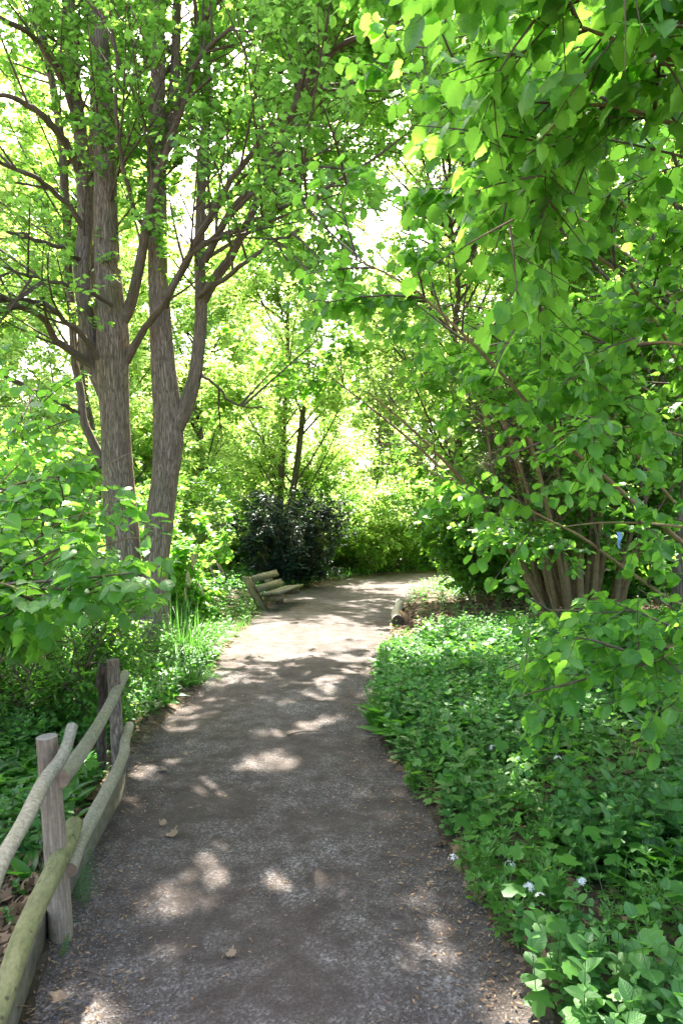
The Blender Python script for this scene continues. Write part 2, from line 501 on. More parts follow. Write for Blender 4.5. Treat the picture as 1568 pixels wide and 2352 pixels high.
def ground_mat():
    m, nt, N, L = new_mat("woodland_floor")
    oc = obj_coord(nt)
    vo = N.new("ShaderNodeTexVoronoi"); vo.inputs["Scale"].default_value = 22; L.new(oc, vo.inputs["Vector"])
    lit = ramp(nt, vo.outputs["Color"], [(0.1, (0.035, 0.024, 0.015)), (0.55, (0.10, 0.07, 0.045)), (0.95, (0.22, 0.16, 0.11))])
    n = noise(nt, 1.5, 5, 0.6, oc)
    col = mixc(nt, ramp(nt, n, [(0.45, (0, 0, 0)), (0.6, (1, 1, 1))]), lit, (0.045, 0.035, 0.022))
    b = N.new("ShaderNodeBsdfPrincipled"); L.new(col, b.inputs["Base Color"]); b.inputs["Roughness"].default_value = 0.95
    b.inputs["Specular IOR Level"].default_value = 0.1
    bp = N.new("ShaderNodeBump"); bp.inputs["Strength"].default_value = 0.8; bp.inputs["Distance"].default_value = 0.02
    L.new(vo.outputs["Distance"], bp.inputs["Height"]); L.new(bp.outputs[0], b.inputs["Normal"])
    o = N.new("ShaderNodeOutputMaterial"); L.new(b.outputs[0], o.inputs[0])
    return m

M_HAZEL = leaf_mat("hazel_leaf", (0.026, 0.095, 0.014), (0.085, 0.220, 0.030), (0.36, 0.78, 0.07), 0.5, 0.42, 0.45, veins=True)
M_HAZEL_FAR = leaf_mat("hazel_leaf_plain", (0.028, 0.100, 0.014), (0.085, 0.220, 0.030), (0.40, 0.80, 0.08), 0.5, 0.45, 0.4)
M_MAPLE = leaf_mat("maple_leaf", (0.035, 0.120, 0.020), (0.095, 0.230, 0.040), (0.42, 0.78, 0.10), 0.48, 0.42, 0.4)
M_WOOD = leaf_mat("sunlit_tree_leaf", (0.060, 0.150, 0.025), (0.120, 0.250, 0.045), (0.64, 0.93, 0.22), 0.58, 0.45, 0.35)  # pale transmission tint stands in for the canopy's overexposed glow
M_HOLLY = leaf_mat("holly_leaf", (0.014, 0.036, 0.022), (0.030, 0.070, 0.040), (0.03, 0.09, 0.03), 0.15, 0.42, 0.35)
M_HERB = leaf_mat("herb_leaf", (0.036, 0.118, 0.024), (0.092, 0.215, 0.048), (0.18, 0.50, 0.06), 0.40, 0.45, 0.4, veins=True)
M_HERB2 = leaf_mat("woodruff_leaf", (0.045, 0.150, 0.020), (0.095, 0.240, 0.030), (0.22, 0.52, 0.04), 0.42, 0.45, 0.35)
M_RAMSON = leaf_mat("ramsons_leaf", (0.030, 0.115, 0.020), (0.065, 0.180, 0.026), (0.16, 0.46, 0.03), 0.42, 0.34, 0.5)
M_SEDGE = leaf_mat("sedge_blade", (0.022, 0.075, 0.014), (0.055, 0.135, 0.025), (0.12, 0.32, 0.04), 0.38, 0.4, 0.4)
M_LITTER = leaf_mat("dead_leaf", (0.10, 0.06, 0.035), (0.34, 0.22, 0.125), (0.20, 0.11, 0.05), 0.15, 0.75, 0.2)
M_PETAL = leaf_mat("white_petal", (0.75, 0.75, 0.72), (0.85, 0.85, 0.82), (0.8, 0.8, 0.75), 0.4, 0.5, 0.3)
M_BARK = bark_mat("maple_bark", (0.23, 0.165, 0.115), (0.48, 0.37, 0.27), moss=0.2, scale=13, stretch=.12, rad=.22, crack_amt=.62)
M_BARK_H = bark_mat("hazel_bark", (0.24, 0.165, 0.085), (0.46, 0.33, 0.18), moss=0.25, scale=9, stretch=0.5, depth=0.006, strength=0.4, crack_amt=.15)
M_TWIG = plain_mat("twig_bark", [(0.3, (0.07, 0.05, 0.035)), (0.7, (0.16, 0.12, 0.085))], 15)
M_STEM = plain_mat("green_stem", [(0.3, (0.05, 0.12, 0.03)), (0.7, (0.10, 0.18, 0.05))], 15)
M_DARKBARK = bark_mat("far_bark", (0.12, 0.095, 0.07), (0.24, 0.19, 0.14), moss=0.3, scale=6)  # tone lightened to imitate haze over the far trunks

# ------------------------------------------------------------------ tagging
def tag(o, label, cat, group=None):
    o["label"] = label; o["category"] = cat
    if group: o["group"] = group
    return o

def thing(name, loc, label, cat, group=None):
    o = bpy.data.objects.new(name, None)
    o.empty_display_size = 0.2
    scene.collection.objects.link(o)
    o.location = tuple(float(c) for c in loc)
    WORLD_LOC[o.name] = np.array(loc, float)
    return tag(o, label, cat, group)

def copy_tree(o, loc, rotz, scale, group=None):
    c = o.copy(); scene.collection.objects.link(c)
    c.location = loc; c.rotation_euler = (0, 0, rotz); c.scale = scale
    for ch in list(o.children):
        k = ch.copy(); scene.collection.objects.link(k); k.parent = c
    return c

# ------------------------------------------------------------------ the path and the ground
# stations: left edge x,y and right edge x,y
ST = np.array([(-0.95, -3.0, 0.95, -3.0), (-0.95, 1.0, 0.80, 1.0), (-1.02, 2.3, 0.66, 2.3), (-1.12, 2.8, 0.61, 2.8), (-1.33, 3.8, 0.47, 3.8), (-1.50, 4.8, 0.33, 4.8), (-1.48, 5.9, 0.25, 5.9),
               (-1.44, 6.6, 0.27, 6.6), (-1.38, 7.5, 0.36, 7.5), (-1.46, 8.7, 0.48, 8.7), (-1.48, 10.4, 0.71, 10.4), (-1.42, 13.0, 1.09, 13.0),
               (-1.15, 15.2, 1.45, 15.0), (-0.60, 17.8, 1.9, 17.0), (0.9, 20.6, 2.9, 18.6), (3.5, 22.3, 4.4, 19.8), (7.5, 23.6, 8.0, 21.2), (15, 25.0, 15, 22.6)])
SS = catmull(ST, 340)
CEN = (SS[:, :2] + SS[:, 2:]) / 2
HALF = np.linalg.norm(SS[:, 2:] - SS[:, :2], axis=1) / 2

def outside(x, y):
    """distance beyond the path edge (negative on the path)"""
    x = np.asarray(x, float).ravel(); y = np.asarray(y, float).ravel()
    out = np.empty(len(x))
    for a in range(0, len(x), 20000):
        dx = x[a:a + 20000, None] - CEN[None, :, 0]; dy = y[a:a + 20000, None] - CEN[None, :, 1]
        d2 = dx * dx + dy * dy
        i = d2.argmin(1)
        out[a:a + 20000] = np.sqrt(d2[np.arange(len(i)), i]) - HALF[i]
    return out

def gz(x, y, o=None):
    x = np.asarray(x, float); y = np.asarray(y, float)
    if o is None: o = outside(x, y).reshape(x.shape)
    far = sstep(np.hypot(x, y), 30, 60)
    h = -0.05 + 0.085 * sstep(o, -0.22, 0.22) + 0.06 * sstep(o, 0.2, 2.0)
    h = h + sstep(o, 0.0, 1.0) * ((vn(x, y, 0.9, 11) - .5) * 0.07 + (vn(x, y, 0.25, 12) - .5) * 0.03) * (1 - far)
    return h + sstep(o, 1, 6) * (vn(x, y, 6, 13) - .5) * 0.2 * (1 - far)

gx = np.concatenate([-np.geomspace(500, 16, 22), np.arange(-15, -4, .35), np.arange(-4, 4, .085), np.arange(4, 15, .35), np.geomspace(15.5, 500, 22)])
gy = np.concatenate([-np.geomspace(500, 5, 20), np.arange(-4, 1.5, .3), np.arange(1.5, 9, .085), np.arange(9, 26, .2), np.geomspace(26.5, 600, 26)])
GX, GY = np.meshgrid(gx, gy)
V = np.stack([GX.ravel(), GY.ravel(), gz(GX.ravel(), GY.ravel())], 1)
nx, ny = len(gx), len(gy)
ii = (np.arange(ny - 1)[:, None] * nx + np.arange(nx - 1)[None, :]).ravel()
T = np.vstack([np.stack([ii, ii + 1, ii + nx + 1], 1), np.stack([ii, ii + nx + 1, ii + nx], 1)])
g = mesh("ground", V, T, ground_mat()); g["kind"] = "structure"

na = 60
sx = np.linspace(-0.22, 1.22, na)
EXT = catmull(ST, 420)
E0, E1 = EXT[:, None, :2], EXT[:, None, 2:]
Q = E0 + (E1 - E0) * sx[None, :, None]
Q = Q.reshape(-1, 2)
o_ = outside(Q[:, 0], Q[:, 1])
z = 0.012 - 0.012 * sstep(-o_, 0.6, 0.0) + (vn(Q[:, 0], Q[:, 1], .5, 21) - .5) * 0.02 + (vn(Q[:, 0], Q[:, 1], .16, 22) - .5) * 0.010 - 0.10 * sstep(o_, 0.12, 0.32)
ii = (np.arange(419)[:, None] * na + np.arange(na - 1)[None, :]).ravel()
T = np.vstack([np.stack([ii, ii + 1, ii + na + 1], 1), np.stack([ii, ii + na + 1, ii + na], 1)])
pth = mesh("path", np.column_stack([Q, z]), T, path_mat()); pth["kind"] = "structure"

def scatter(n, x0, x1, y0, y1, lo=0.02, hi=99, dens=None):
    x, y = U(x0, x1, n), U(y0, y1, n)
    o = outside(x, y)
    k = (o > lo) & (o < hi)
    if dens is not None: k &= rng.random(n) < dens(x, y, o)
    x, y, o = x[k], y[k], o[k]
    return np.column_stack([x, y, gz(x, y, o)]), o

# gravel grit, real little stones on the near path
b = Bag()
n = 42000
x, y = U(-1.6, 1.1, n), 1.9 + 5.5 * rng.random(n) ** 1.6
o_ = outside(x, y); k = (o_ < 0.05); x, y = x[k], y[k]; n = len(x)
tet = (np.array([(-.5, -.4, 0), (.55, -.3, 0), (.45, .5, 0.05), (-.4, .45, 0), (0.05, 0, .55), (-.1, .1, .5)]), np.array([(0, 1, 4), (1, 2, 4), (2, 3, 5), (3, 0, 5), (0, 4, 5), (2, 5, 4)]), np.zeros((6, 2)))
ang = U(0, 6.28, n)
inst(tet, np.column_stack([x, y, np.full(n, 0.004)]), np.column_stack([np.cos(ang), np.sin(ang), U(-.2, .2, n)]), np.array([0, 0, 1.0]) + rng.normal(size=(n, 3)) * .2, 0.003 + 0.007 * rng.random(n) ** 4 + 0.012 * (rng.random(n) > .9965), None, b)
M_GRIT = plain_mat("grit", [(0.25, (0.06, 0.052, 0.046)), (0.55, (0.15, 0.135, 0.125)), (0.75, (0.36, 0.34, 0.32))], 40)
gr = b.build("gravel", M_GRIT, smooth=False); gr["kind"] = "stuff"; tag(gr, "loose grit and small pale stones scattered over the near path", "gravel")

# ------------------------------------------------------------------ rustic rail fence on the left
M_POST = bark_mat("weathered_post", (0.22, 0.165, 0.11), (0.42, 0.33, 0.235), scale=14, stretch=0.1, depth=0.003, strength=0.4, rad=.05, crack_amt=.3, end=(0.40, 0.34, 0.27))
M_POSTB = bark_mat("barked_post", (0.17, 0.13, 0.10), (0.38, 0.30, 0.23), scale=12, stretch=0.3, depth=0.006, strength=0.7, rad=.05, end=(0.30, 0.25, 0.2))
M_RAIL_G = bark_mat("mossy_rail", (0.16, 0.15, 0.07), (0.34, 0.31, 0.15), moss=0.3, scale=16, stretch=0.45, depth=0.003, strength=0.5, rad=.05, crack_amt=.12, end=(0.30, 0.24, 0.14), knots=True)
M_RAIL_S = bark_mat("smooth_grey_rail", (0.20, 0.17, 0.115), (0.40, 0.36, 0.27), moss=0.2, scale=22, stretch=1.6, depth=0.002, strength=0.35, rad=.04, crack_amt=.08, end=(0.34, 0.24, 0.16), knots=True)
M_STUB = bark_mat("dark_bark", (0.07, 0.055, 0.04), (0.16, 0.125, 0.095), scale=10, depth=0.01, end=(0.04, 0.035, 0.03))
fence = thing("wooden_fence", (-1.2, 3.4, 0.02), "rustic fence of round posts and crooked bare rails along the left edge of the path", "fence")

def round_part(name, ctrl, mat, label=None, n=26, sides=18, bump=0.06, seed=1, parent=fence):
    c = np.array([np.append(P(p[0], p[1], p[2]), p[3] / 2 / F * p[2]) for p in ctrl])
    q = catmull(c, n)
    B = Bag(); B.add(*tube(q[:, :3], q[:, 3], sides, True, bump, seed))
    o = B.build(name, mat, parent)
    if label: o["label"] = label
    return o
round_part("post", [(142, 2180, 2.79, 54), (138, 2100, 2.79, 54), (124, 1900, 2.78, 50), (108, 1692, 2.76, 47)], M_POST, "thick pale sawn post nearest the camera", 20, 24, 0.03, 3)
round_part("post", [(276, 1840, 4.26, 29), (272, 1740, 4.26, 30), (266, 1620, 4.25, 28), (260, 1515, 4.24, 28)], M_POSTB, "slim post with flaking bark", 20, 18, 0.08, 4)
round_part("post", [(236, 1800, 4.55, 20), (233, 1680, 4.5, 22), (238, 1600, 4.45, 20), (234, 1560, 4.42, 24), (240, 1526, 4.4, 22)], M_STUB, "short dark post with rough bark", 26, 14, 0.25, 5)
round_part("rail", [(-40, 2110, 1.95, 38), (0, 1990, 2.12, 38), (60, 1880, 2.35, 36), (103, 1795, 2.58, 33), (140, 1745, 2.68, 29), (156, 1705, 2.75, 25), (166, 1668, 2.82, 26)], M_RAIL_S, "smooth silvery upper rail bent at its far end", 40, 18, 0.05, 6)
round_part("rail", [(140, 1790, 2.76, 40), (170, 1752, 3.05, 36), (212, 1690, 3.5, 30), (248, 1628, 3.95, 26), (272, 1580, 4.25, 23), (288, 1548, 4.45, 20)], M_RAIL_S, "straight upper rail with a sawn near end", 36, 18, 0.05, 7)
round_part("rail", [(158, 2000, 2.78, 35), (184, 1935, 3.0, 33), (225, 1855, 3.35, 31), (262, 1785, 3.75, 28), (284, 1735, 4.05, 25), (288, 1700, 4.2, 22), (298, 1668, 4.4, 21)], M_RAIL_S, "crooked lower rail with a kinked far end", 40, 18, 0.09, 8)
round_part("rail", [(-36, 2400, 1.98, 56), (8, 2290, 2.1, 53), (54, 2150, 2.32, 50), (114, 2020, 2.6, 45), (150, 1945, 2.85, 45), (172, 1893, 3.02, 38)], M_RAIL_G, "thick mossy green lower rail in the foreground", 40, 20, 0.07, 9)

def box_bag(corners, h0, h1):
    """prism from a plan outline"""
    c = np.asarray(corners, float); n = len(c)
    V = np.vstack([np.column_stack([c, np.full(n, h0)]), np.column_stack([c, np.full(n, h1)])])
    T = [(i, (i + 1) % n, n + (i + 1) % n) for i in range(n)] + [(i, n + (i + 1) % n, n + i) for i in range(n)]
    T += [(n, n + i, n + i + 1) for i in range(1, n - 1)] + [(0, i + 1, i) for i in range(1, n - 1)]
    return V, np.array(T), np.zeros((2 * n, 3))
M_BOARD = bark_mat("edging_wood", (0.10, 0.085, 0.065), (0.24, 0.20, 0.155), moss=0.2, scale=10, stretch=1, depth=0.003, strength=0.4, crack_amt=.1)
B = Bag()
for (x0, y0, x1, y1) in [(-0.84, 1.2, -1.195, 2.78), (-1.197, 2.79, -1.345, 4.25)]:
    e = nrm(np.array([x1 - x0, y1 - y0])); p = np.array([-e[1], e[0]]) * 0.045
    B.add(*box_bag([(x0, y0), (x1, y1), (x1 + p[0], y1 + p[1]), (x0 + p[0], y0 + p[1])], -0.08, 0.125))
tag(B.build("edging_board", M_BOARD, smooth=False), "weathered grey edging board on edge in the soil beneath the fence rails", "edging board")

# ------------------------------------------------------------------ bench
M_BENCH = bark_mat("bench_wood", (0.13, 0.11, 0.075), (0.28, 0.245, 0.18), moss=0.3, scale=12, stretch=1, depth=0.003, strength=0.35, crack_amt=.08)
M_BENCHF = bark_mat("bench_frame_wood", (0.16, 0.13, 0.08), (0.30, 0.25, 0.165), moss=0.35, scale=10, stretch=0.5, depth=0.003, strength=0.35, crack_amt=.08)
bo = P(603, 1408, 12.7); bo[2] = 0.02
bench = thing("park_bench", bo, "low weathered wooden bench with two back planks beside the dark evergreen bush", "bench")
ax = nrm(np.array([0.20, 0.98, 0])); fw = np.array([ax[1], -ax[0], 0]); up = np.array([0, 0, 1.0])
def obox(c, da, df, du):
    """box from a corner and three edge vectors, with slightly eased corners left to the bump"""
    c = np.asarray(c)
    V = np.array([c + i * da + j * df + k * du for k in (0, 1) for j in (0, 1) for i in (0, 1)])
    T = np.array([(0, 2, 3), (0, 3, 1), (4, 5, 7), (4, 7, 6), (0, 1, 5), (0, 5, 4), (2, 6, 7), (2, 7, 3), (0, 4, 6), (0, 6, 2), (1, 3, 7), (1, 7, 5)])
    return V, T, np.zeros((8, 3))
LB = 1.58
lean = nrm(np.array([0, 0, 1.0]) * 0.62 - fw * 0.33)
fn = nrm(np.cross(lean, ax))                       # out of the back's face
if fn @ fw < 0: fn = -fn
for s_ in (0.10, LB - 0.35):
    B = Bag()
    B.add(*obox(bo + ax * s_ - fw * 0.06 - up * 0.12, ax * 0.13, fw * 0.15, lean * 0.82))
    B.build("post", M_BENCHF, bench, False)
    B = Bag()
    B.add(*obox(bo + ax * (s_ + 0.012) - fw * 0.02 + up * 0.155, ax * 0.106, fw * 0.36 + up * .035, up * 0.105))
    B.build("seat_support", M_BENCHF, bench, False)
for h0, w in ((0.43, 0.135), (0.64, 0.135)):
    B = Bag()
    B.add(*obox(bo + lean * (h0 - 0.12 + .06) - fw * 0.06 + fw * 0.153 - up * 0.0, ax * LB, fn * 0.035, lean * w))
    B.build("back_plank", M_BENCH, bench, False)
for f0 in (-0.02, 0.175):
    B = Bag()
    B.add(*obox(bo + fw * f0 + up * (0.272 + f0 * .1) - ax * 0.0, ax * (LB + .05), fw * 0.18 + up * .018, up * 0.045))
    B.build("seat_plank", M_BENCH, bench, False)

# ------------------------------------------------------------------ log beside the path
M_LOG = bark_mat("log_bark", (0.27, 0.235, 0.185), (0.52, 0.47, 0.39), moss=0.1, scale=8, stretch=1, depth=0.006, strength=0.5, rad=.08, crack_amt=.15, end=(0.10, 0.075, 0.055))  # dark end colour paints in shade on the face toward the camera
c = np.array([np.append(P(912, 1424, 10.9), .088), np.append(P(909, 1408, 11.6), .085), np.append(P(912, 1396, 12.3), .078), np.append(P(917, 1389, 13.0), .08), np.append(P(914, 1384, 13.4), .06)])
c[:, 2] = [0.10, .10, .095, .10, .09]
q = catmull(c, 30); B = Bag(); B.add(*tube(q[:, :3], q[:, 3], 20, True, 0.07, 12))
tag(B.build("log", M_LOG), "pale crooked log lying at the right edge of the path", "log")
B = Bag(); w0 = P(931, 1428, 10.85); w0[2] = 0.03
B.add(*obox(w0, np.array([.05, .02, .0]), np.array([-.10, .45, .03]), np.array([.02, 0, .15])))
M_SPLIT = plain_mat("split_wood", [(0.3, (0.14, 0.075, 0.04)), (0.7, (0.30, 0.18, 0.11))], 14, stretch=(3, 3, 1))
tag(B.build("split_wood", M_SPLIT, smooth=False), "reddish split piece of wood propped against the near end of the log", "firewood")

# ------------------------------------------------------------------ twin-stemmed maple on the left
def limb_from_px(ctrl, n=24):
    c = np.array([np.append(P(p[0], p[1], p[2]), p[3] / 2 / F * p[2]) for p in ctrl])
    return catmull(c, n)
ML = 9.0
mbase = P(345, 1490, ML); mbase[2] = 0.05
maple = thing("maple_tree", mbase, "tall twin-stemmed maple with grey furrowed bark standing left of the path", "tree")
stemA = [(322, 1530, 9, 118), (311, 1474, 9, 90), (293, 1350, 9, 76), (282, 1220, 9, 75), (272, 1100, 9, 71), (266, 990, 9, 66), (262, 920, 9, 70), (257, 850, 9, 76), (258, 770, 9, 74), (250, 660, 9, 60), (244, 540, 9, 54), (243, 420, 9, 50), (240, 280, 9.1, 48), (232, 130, 9.2, 42), (224, -20, 9.3, 38), (214, -260, 9.6, 30), (220, -560, 9.8, 20), (240, -860, 10, 8)]
stemB = [(366, 1530, 9.05, 92), (358, 1474, 9.05, 72), (354, 1340, 9, 58), (366, 1210, 9, 65), (379, 1100, 9, 62), (386, 1030, 9, 68), (386, 960, 9, 66), (378, 870, 9, 60), (369, 760, 9, 50), (364, 640, 9, 45), (362, 520, 9, 43), (360, 400, 9, 44), (360, 270, 9, 36), (364, 130, 9.1, 32), (362, -20, 9.2, 30), (356, -260, 9.3, 24), (366, -600, 9.4, 12), (380, -800, 9.5, 6)]
limbs_px = [
    [(246, 900, 9, 52), (216, 830, 9, 50), (198, 740, 9, 44), (191, 640, 9, 42), (194, 520, 9.1, 40), (186, 400, 9.2, 38), (178, 250, 9.3, 34), (166, 110, 9.4, 30), (160, -20, 9.5, 28), (140, -300, 9.8, 20), (120, -600, 10, 8)],
    [(232, 760, 9.3, 34), (218, 600, 9.5, 34), (214, 450, 9.6, 32), (222, 250, 9.7, 30), (222, 60, 9.8, 28), (216, -100, 9.9, 24), (190, -420, 10.2, 8)],
    [(276, 745, 9, 34), (296, 700, 9, 30), (318, 620, 8.9, 26), (334, 520, 8.7, 24), (352, 440, 8.6, 22), (384, 340, 8.5, 18), (420, 230, 8.3, 14), (470, 120, 8.2, 12), (560, 40, 8, 8)],
    [(250, 905, 9.05, 34), (212, 845, 8.95, 27), (150, 795, 8.7, 23), (95, 735, 8.4, 19), (40, 700, 8.2, 16), (-60, 650, 7.6, 12), (-200, 620, 7.2, 5)],
    [(258, 880, 9.0, 26), (222, 815, 8.8, 18), (170, 755, 8.5, 16), (120, 715, 8.2, 13), (60, 690, 8.0, 11), (-60, 690, 7.4, 8)],
    [(240, 1070, 9, 30), (212, 1010, 9, 24), (190, 950, 9, 21), (176, 880, 9.1, 20), (164, 780, 9.2, 20), (160, 660, 9.3, 20), (150, 520, 9.4, 22), (142, 380, 9.5, 22), (128, 220, 9.6, 20), (94, 60, 9.7, 18), (60, -80, 9.9, 14), (20, -350, 10.2, 5)],
    [(185, 400, 9.2, 28), (150, 320, 8.8, 24), (100, 270, 8.5, 20), (40, 230, 8.3, 16), (-60, 210, 8, 8)],
    [(182, 300, 9.2, 22), (140, 180, 8.9, 20), (80, 90, 8.6, 18), (20, 50, 8.3, 16), (-80, 0, 8, 8)],
    [(190, 520, 9, 18), (130, 440, 8.7, 16), (60, 400, 8.4, 14), (0, 370, 8.2, 12), (-90, 340, 7.9, 6)],
    [(190, 600, 9, 14), (120, 560, 8.4, 13), (50, 540, 8, 12), (-40, 510, 7.6, 6)],
    [(258, 700, 8.8, 12), (180, 660, 8.3, 12), (90, 640, 7.9, 10), (0, 615, 7.4, 7)],
    [(182, 950, 9, 14), (120, 920, 8.6, 13), (60, 890, 8.2, 12), (-20, 850, 7.8, 7)],
    # right stem
    [(400, 985, 9, 50), (428, 925, 9, 42), (450, 850, 9, 36), (460, 760, 9, 33), (462, 670, 9, 32), (460, 580, 9, 28), (459, 480, 9, 26), (466, 360, 9.1, 23), (474, 220, 9.2, 21), (478, 90, 9.3, 20), (470, -30, 9.4, 18), (460, -260, 9.5, 12), (450, -520, 9.6, 5)],
    [(360, 410, 9, 36), (378, 330, 9.1, 32), (396, 220, 9.2, 28), (408, 100, 9.3, 25), (412, -20, 9.4, 23), (430, -260, 9.6, 14), (460, -560, 9.8, 5)],
    [(466, 690, 9, 32), (500, 630, 8.9, 26), (540, 570, 8.7, 22), (585, 480, 8.5, 20), (625, 380, 8.3, 19), (662, 280, 8.1, 18), (700, 160, 8, 17), (735, 30, 7.9, 15), (780, -120, 7.7, 12), (840, -300, 7.5, 6)],
    [(470, 600, 8.8, 20), (520, 500, 8.5, 18), (580, 420, 8.2, 17), (640, 320, 8, 17), (690, 220, 7.8, 17), (745, 130, 7.6, 16), (820, 85, 7.4, 14), (900, 68, 7.2, 11), (1000, 30, 7, 8), (1100, -30, 6.8, 5)],
    [(372, 720, 9, 22), (402, 640, 8.7, 19), (440, 580, 8.4, 18), (500, 470, 8.2, 16), (560, 380, 8, 14), (640, 280, 7.8, 12), (720, 210, 7.6, 9), (800, 130, 7.4, 5)],
    [(290, 830, 9, 24), (330, 750, 8.8, 18), (380, 690, 8.5, 16), (430, 600, 8.3, 14), (490, 540, 8.1, 12), (600, 430, 7.8, 9), (720, 360, 7.5, 5)],
    [(452, 850, 9, 10), (490, 880, 9.0, 7), (540, 925, 9.2, 6), (600, 940, 9.4, 4)],
    [(396, 300, 9, 22), (425, 200, 8.8, 19), (455, 90, 8.5, 17), (500, 0, 8.3, 14), (600, -120, 8, 8)],
    [(740, 130, 7.6, 13), (720, 60, 7.5, 10), (726, -40, 7.4, 8), (780, -200, 7.2, 4)],
    [(360, 560, 9, 14), (310, 480, 8.7, 12), (280, 370, 8.5, 11), (270, 250, 8.3, 10), (262, 100, 8.2, 8), (250, -60, 8, 4)],
    [(470, 560, 8.9, 16), (560, 520, 8.2, 14), (650, 480, 7.6, 11), (740, 440, 7.0, 7), (820, 420, 6.5, 4)],
    [(458, 680, 8.9, 14), (540, 620, 8.1, 12), (620, 560, 7.4, 9), (690, 530, 6.9, 6)],
    # overhead limbs that shade the path, above the picture
    [(362, -20, 9.2, 22), (520, -200, 8.8, 20), (760, -360, 8.2, 16), (1050, -480, 7.6, 10), (1350, -560, 7, 5)],
    [(360, -200, 9.3, 20), (560, -480, 8.6, 16), (900, -700, 7.8, 12), (1200, -860, 7.2, 5)],
    [(224, -20, 9.3, 22), (330, -300, 8.6, 18), (560, -620, 7.6, 12), (760, -900, 6.8, 5)],
    [(212, -200, 9.6, 20), (100, -480, 9, 14), (0, -760, 8.4, 5)],
    [(462, 400, 9.05, 14), (560, 250, 9.8, 11), (700, 120, 10.8, 8), (880, 20, 11.8, 8), (1050, -60, 12.6, 4)],
    [(460, 540, 9.05, 13), (560, 410, 10, 10), (680, 300, 11.2, 7), (820, 200, 12.4, 7), (960, 120, 13.4, 4)],
    [(364, 180, 9.15, 14), (520, 40, 10, 10), (700, -80, 11, 10), (900, -200, 12, 5)],
    [(470, -30, 9.4, 16), (640, -140, 9.8, 14), (860, -260, 10.2, 10), (1100, -330, 10.6, 5)],
]
LIMB = []
for nm, ct in (("trunk", stemA), ("trunk", stemB)):
    q = limb_from_px(ct, 60); LIMB.append(q)
    B = Bag(); B.add(*tube(q[:, :3], q[:, 3], 26, True, 0.07, len(LIMB)))
    B.build(nm, M_BARK, maple)
for ct in limbs_px:
    if ct[-1][0] < 60 and ct[0][3] < 50 and ct[0][1] < 1000:
        ct = [(a_, b_, c_, w_ * (.75 if w_ < 36 else .9)) for a_, b_, c_, w_ in ct]
    else:
        ct = [(a_, b_, c_, w_ * .88) for a_, b_, c_, w_ in ct]
    q = limb_from_px(ct, 30)
    arc = np.linspace(0, 1, 30)
    amp = .055 * np.sin(np.minimum(arc * 4, 1) * 1.57) * (arc > 0)
    for ax_ in range(3):
        q[:, ax_] += amp * (vn(arc * 9 + len(LIMB) * 7.1, arc * 0 + ax_ * 3.3, 1.0) - .5 + .5 * (vn(arc * 22 + len(LIMB) * 3.7, arc * 0 + ax_ * 5.1, 1.0) - .5))
    LIMB.append(q)
    B = Bag(); B.add(*tube(q[:, :3], q[:, 3], 12, True, 0.06, len(LIMB)))
    B.build("branch", M_BARK, maple)
C0 = np.array([catmull(q[:, :3][::2], 16) for q in LIMB])
sec, _ = ramify(np.vstack([C0[:2, 8:], C0[2:, 8:]]), 2.2, 2.0, 0.85, 0.15, 0.0, 0.06, 0.45)
sec2, _ = ramify(C0[2:], 1.8, 1.7, 0.8, 0.12, 0.3, 0.03, 0.4)
back = C0[C0[:, -1, 1] > 11.0]
sec3, _ = ramify(back, 3.0, 1.7, 0.9, 0.1, 0.25, 0.0, 0.3)  # extra side branches, added to shade the path
veil = limb_from_px([(462, 600, 9.05, 10), (600, 520, 10.5, 8), (720, 470, 12.2, 6), (860, 430, 14.0, 3)], 16)[None, :, :3]
veil2 = limb_from_px([(460, 480, 9.05, 10), (580, 430, 10.5, 8), (690, 360, 12.0, 6), (800, 330, 13.6, 3)], 16)[None, :, :3]
for q_ in (veil[0], veil2[0]):
    B = Bag(); B.add(*tube(q_, np.linspace(.03, .012, 16), 8, True, .08)); B.build("branch", M_BARK, maple)
sec4, _ = ramify(np.concatenate([veil, veil2]), 3.2, 1.6, 0.95, 0.05, 0.2, -.04, 0.2)
sec = np.concatenate([sec, sec2, sec3, sec4])
ter, _ = ramify(sec, 3.2, 0.85, 0.8, 0.05, 0.15, -0.02, 0.4)
twg, _ = ramify(np.concatenate([ter, sec]), 7.3, 0.34, 0.8, 0.1, 0.25, 0, 0.3)
inview = (twg[:, 2, 0] > -1.2) & (twg[:, 2, 2] < 1.7 + .74 * twg[:, 2, 1])
twg = twg[~(inview & (rng.random(len(twg)) < .42))]
twg = twg[open_twigs(twg) & ((twg[:, 2, 1] > 8.5) | (rng.random(len(twg)) < .4) | (twg[:, 2, 0] > -1))]
B = Bag()
ter_open = ter[open_twigs(ter)]
B.add(*thin_tubes(sec, 0.017, 0.006, 5)); B.add(*thin_tubes(ter_open, 0.007, 0.003, 3)); B.add(*thin_tubes(twg, 0.003, 0.0015, 3))
B.build("twigs", M_TWIG, maple)["kind"] = "stuff"
# crown thickened with added twigs to shade the path below
hi, _ = ramify(ter[(ter[:, 0, 2] > 2.3 + .80 * ter[:, 0, 1]) | ((ter[:, 0, 1] > 9.7) & (ter[:, 0, 0] > -1.6))], 16, 0.4, 0.9, 0.1, 0.1, 0, 0.3)
hi = hi[open_twigs(hi)]
twg = np.concatenate([twg, hi])
B = Bag()
near = (twg[:, 0, 1] < 9.0) & (twg[:, 0, 2] < 9.5)
leaf_twigs(twg[near], 6, LOBED, 0.085, B, droop=0.35, tilt=0.45)
leaf_twigs(twg[~near], 7, LOBED_LOW, 0.095, B, droop=0.35, tilt=0.45)
B.build("foliage", M_MAPLE, maple)
print("maple twigs", len(twg), "verts", B.n)

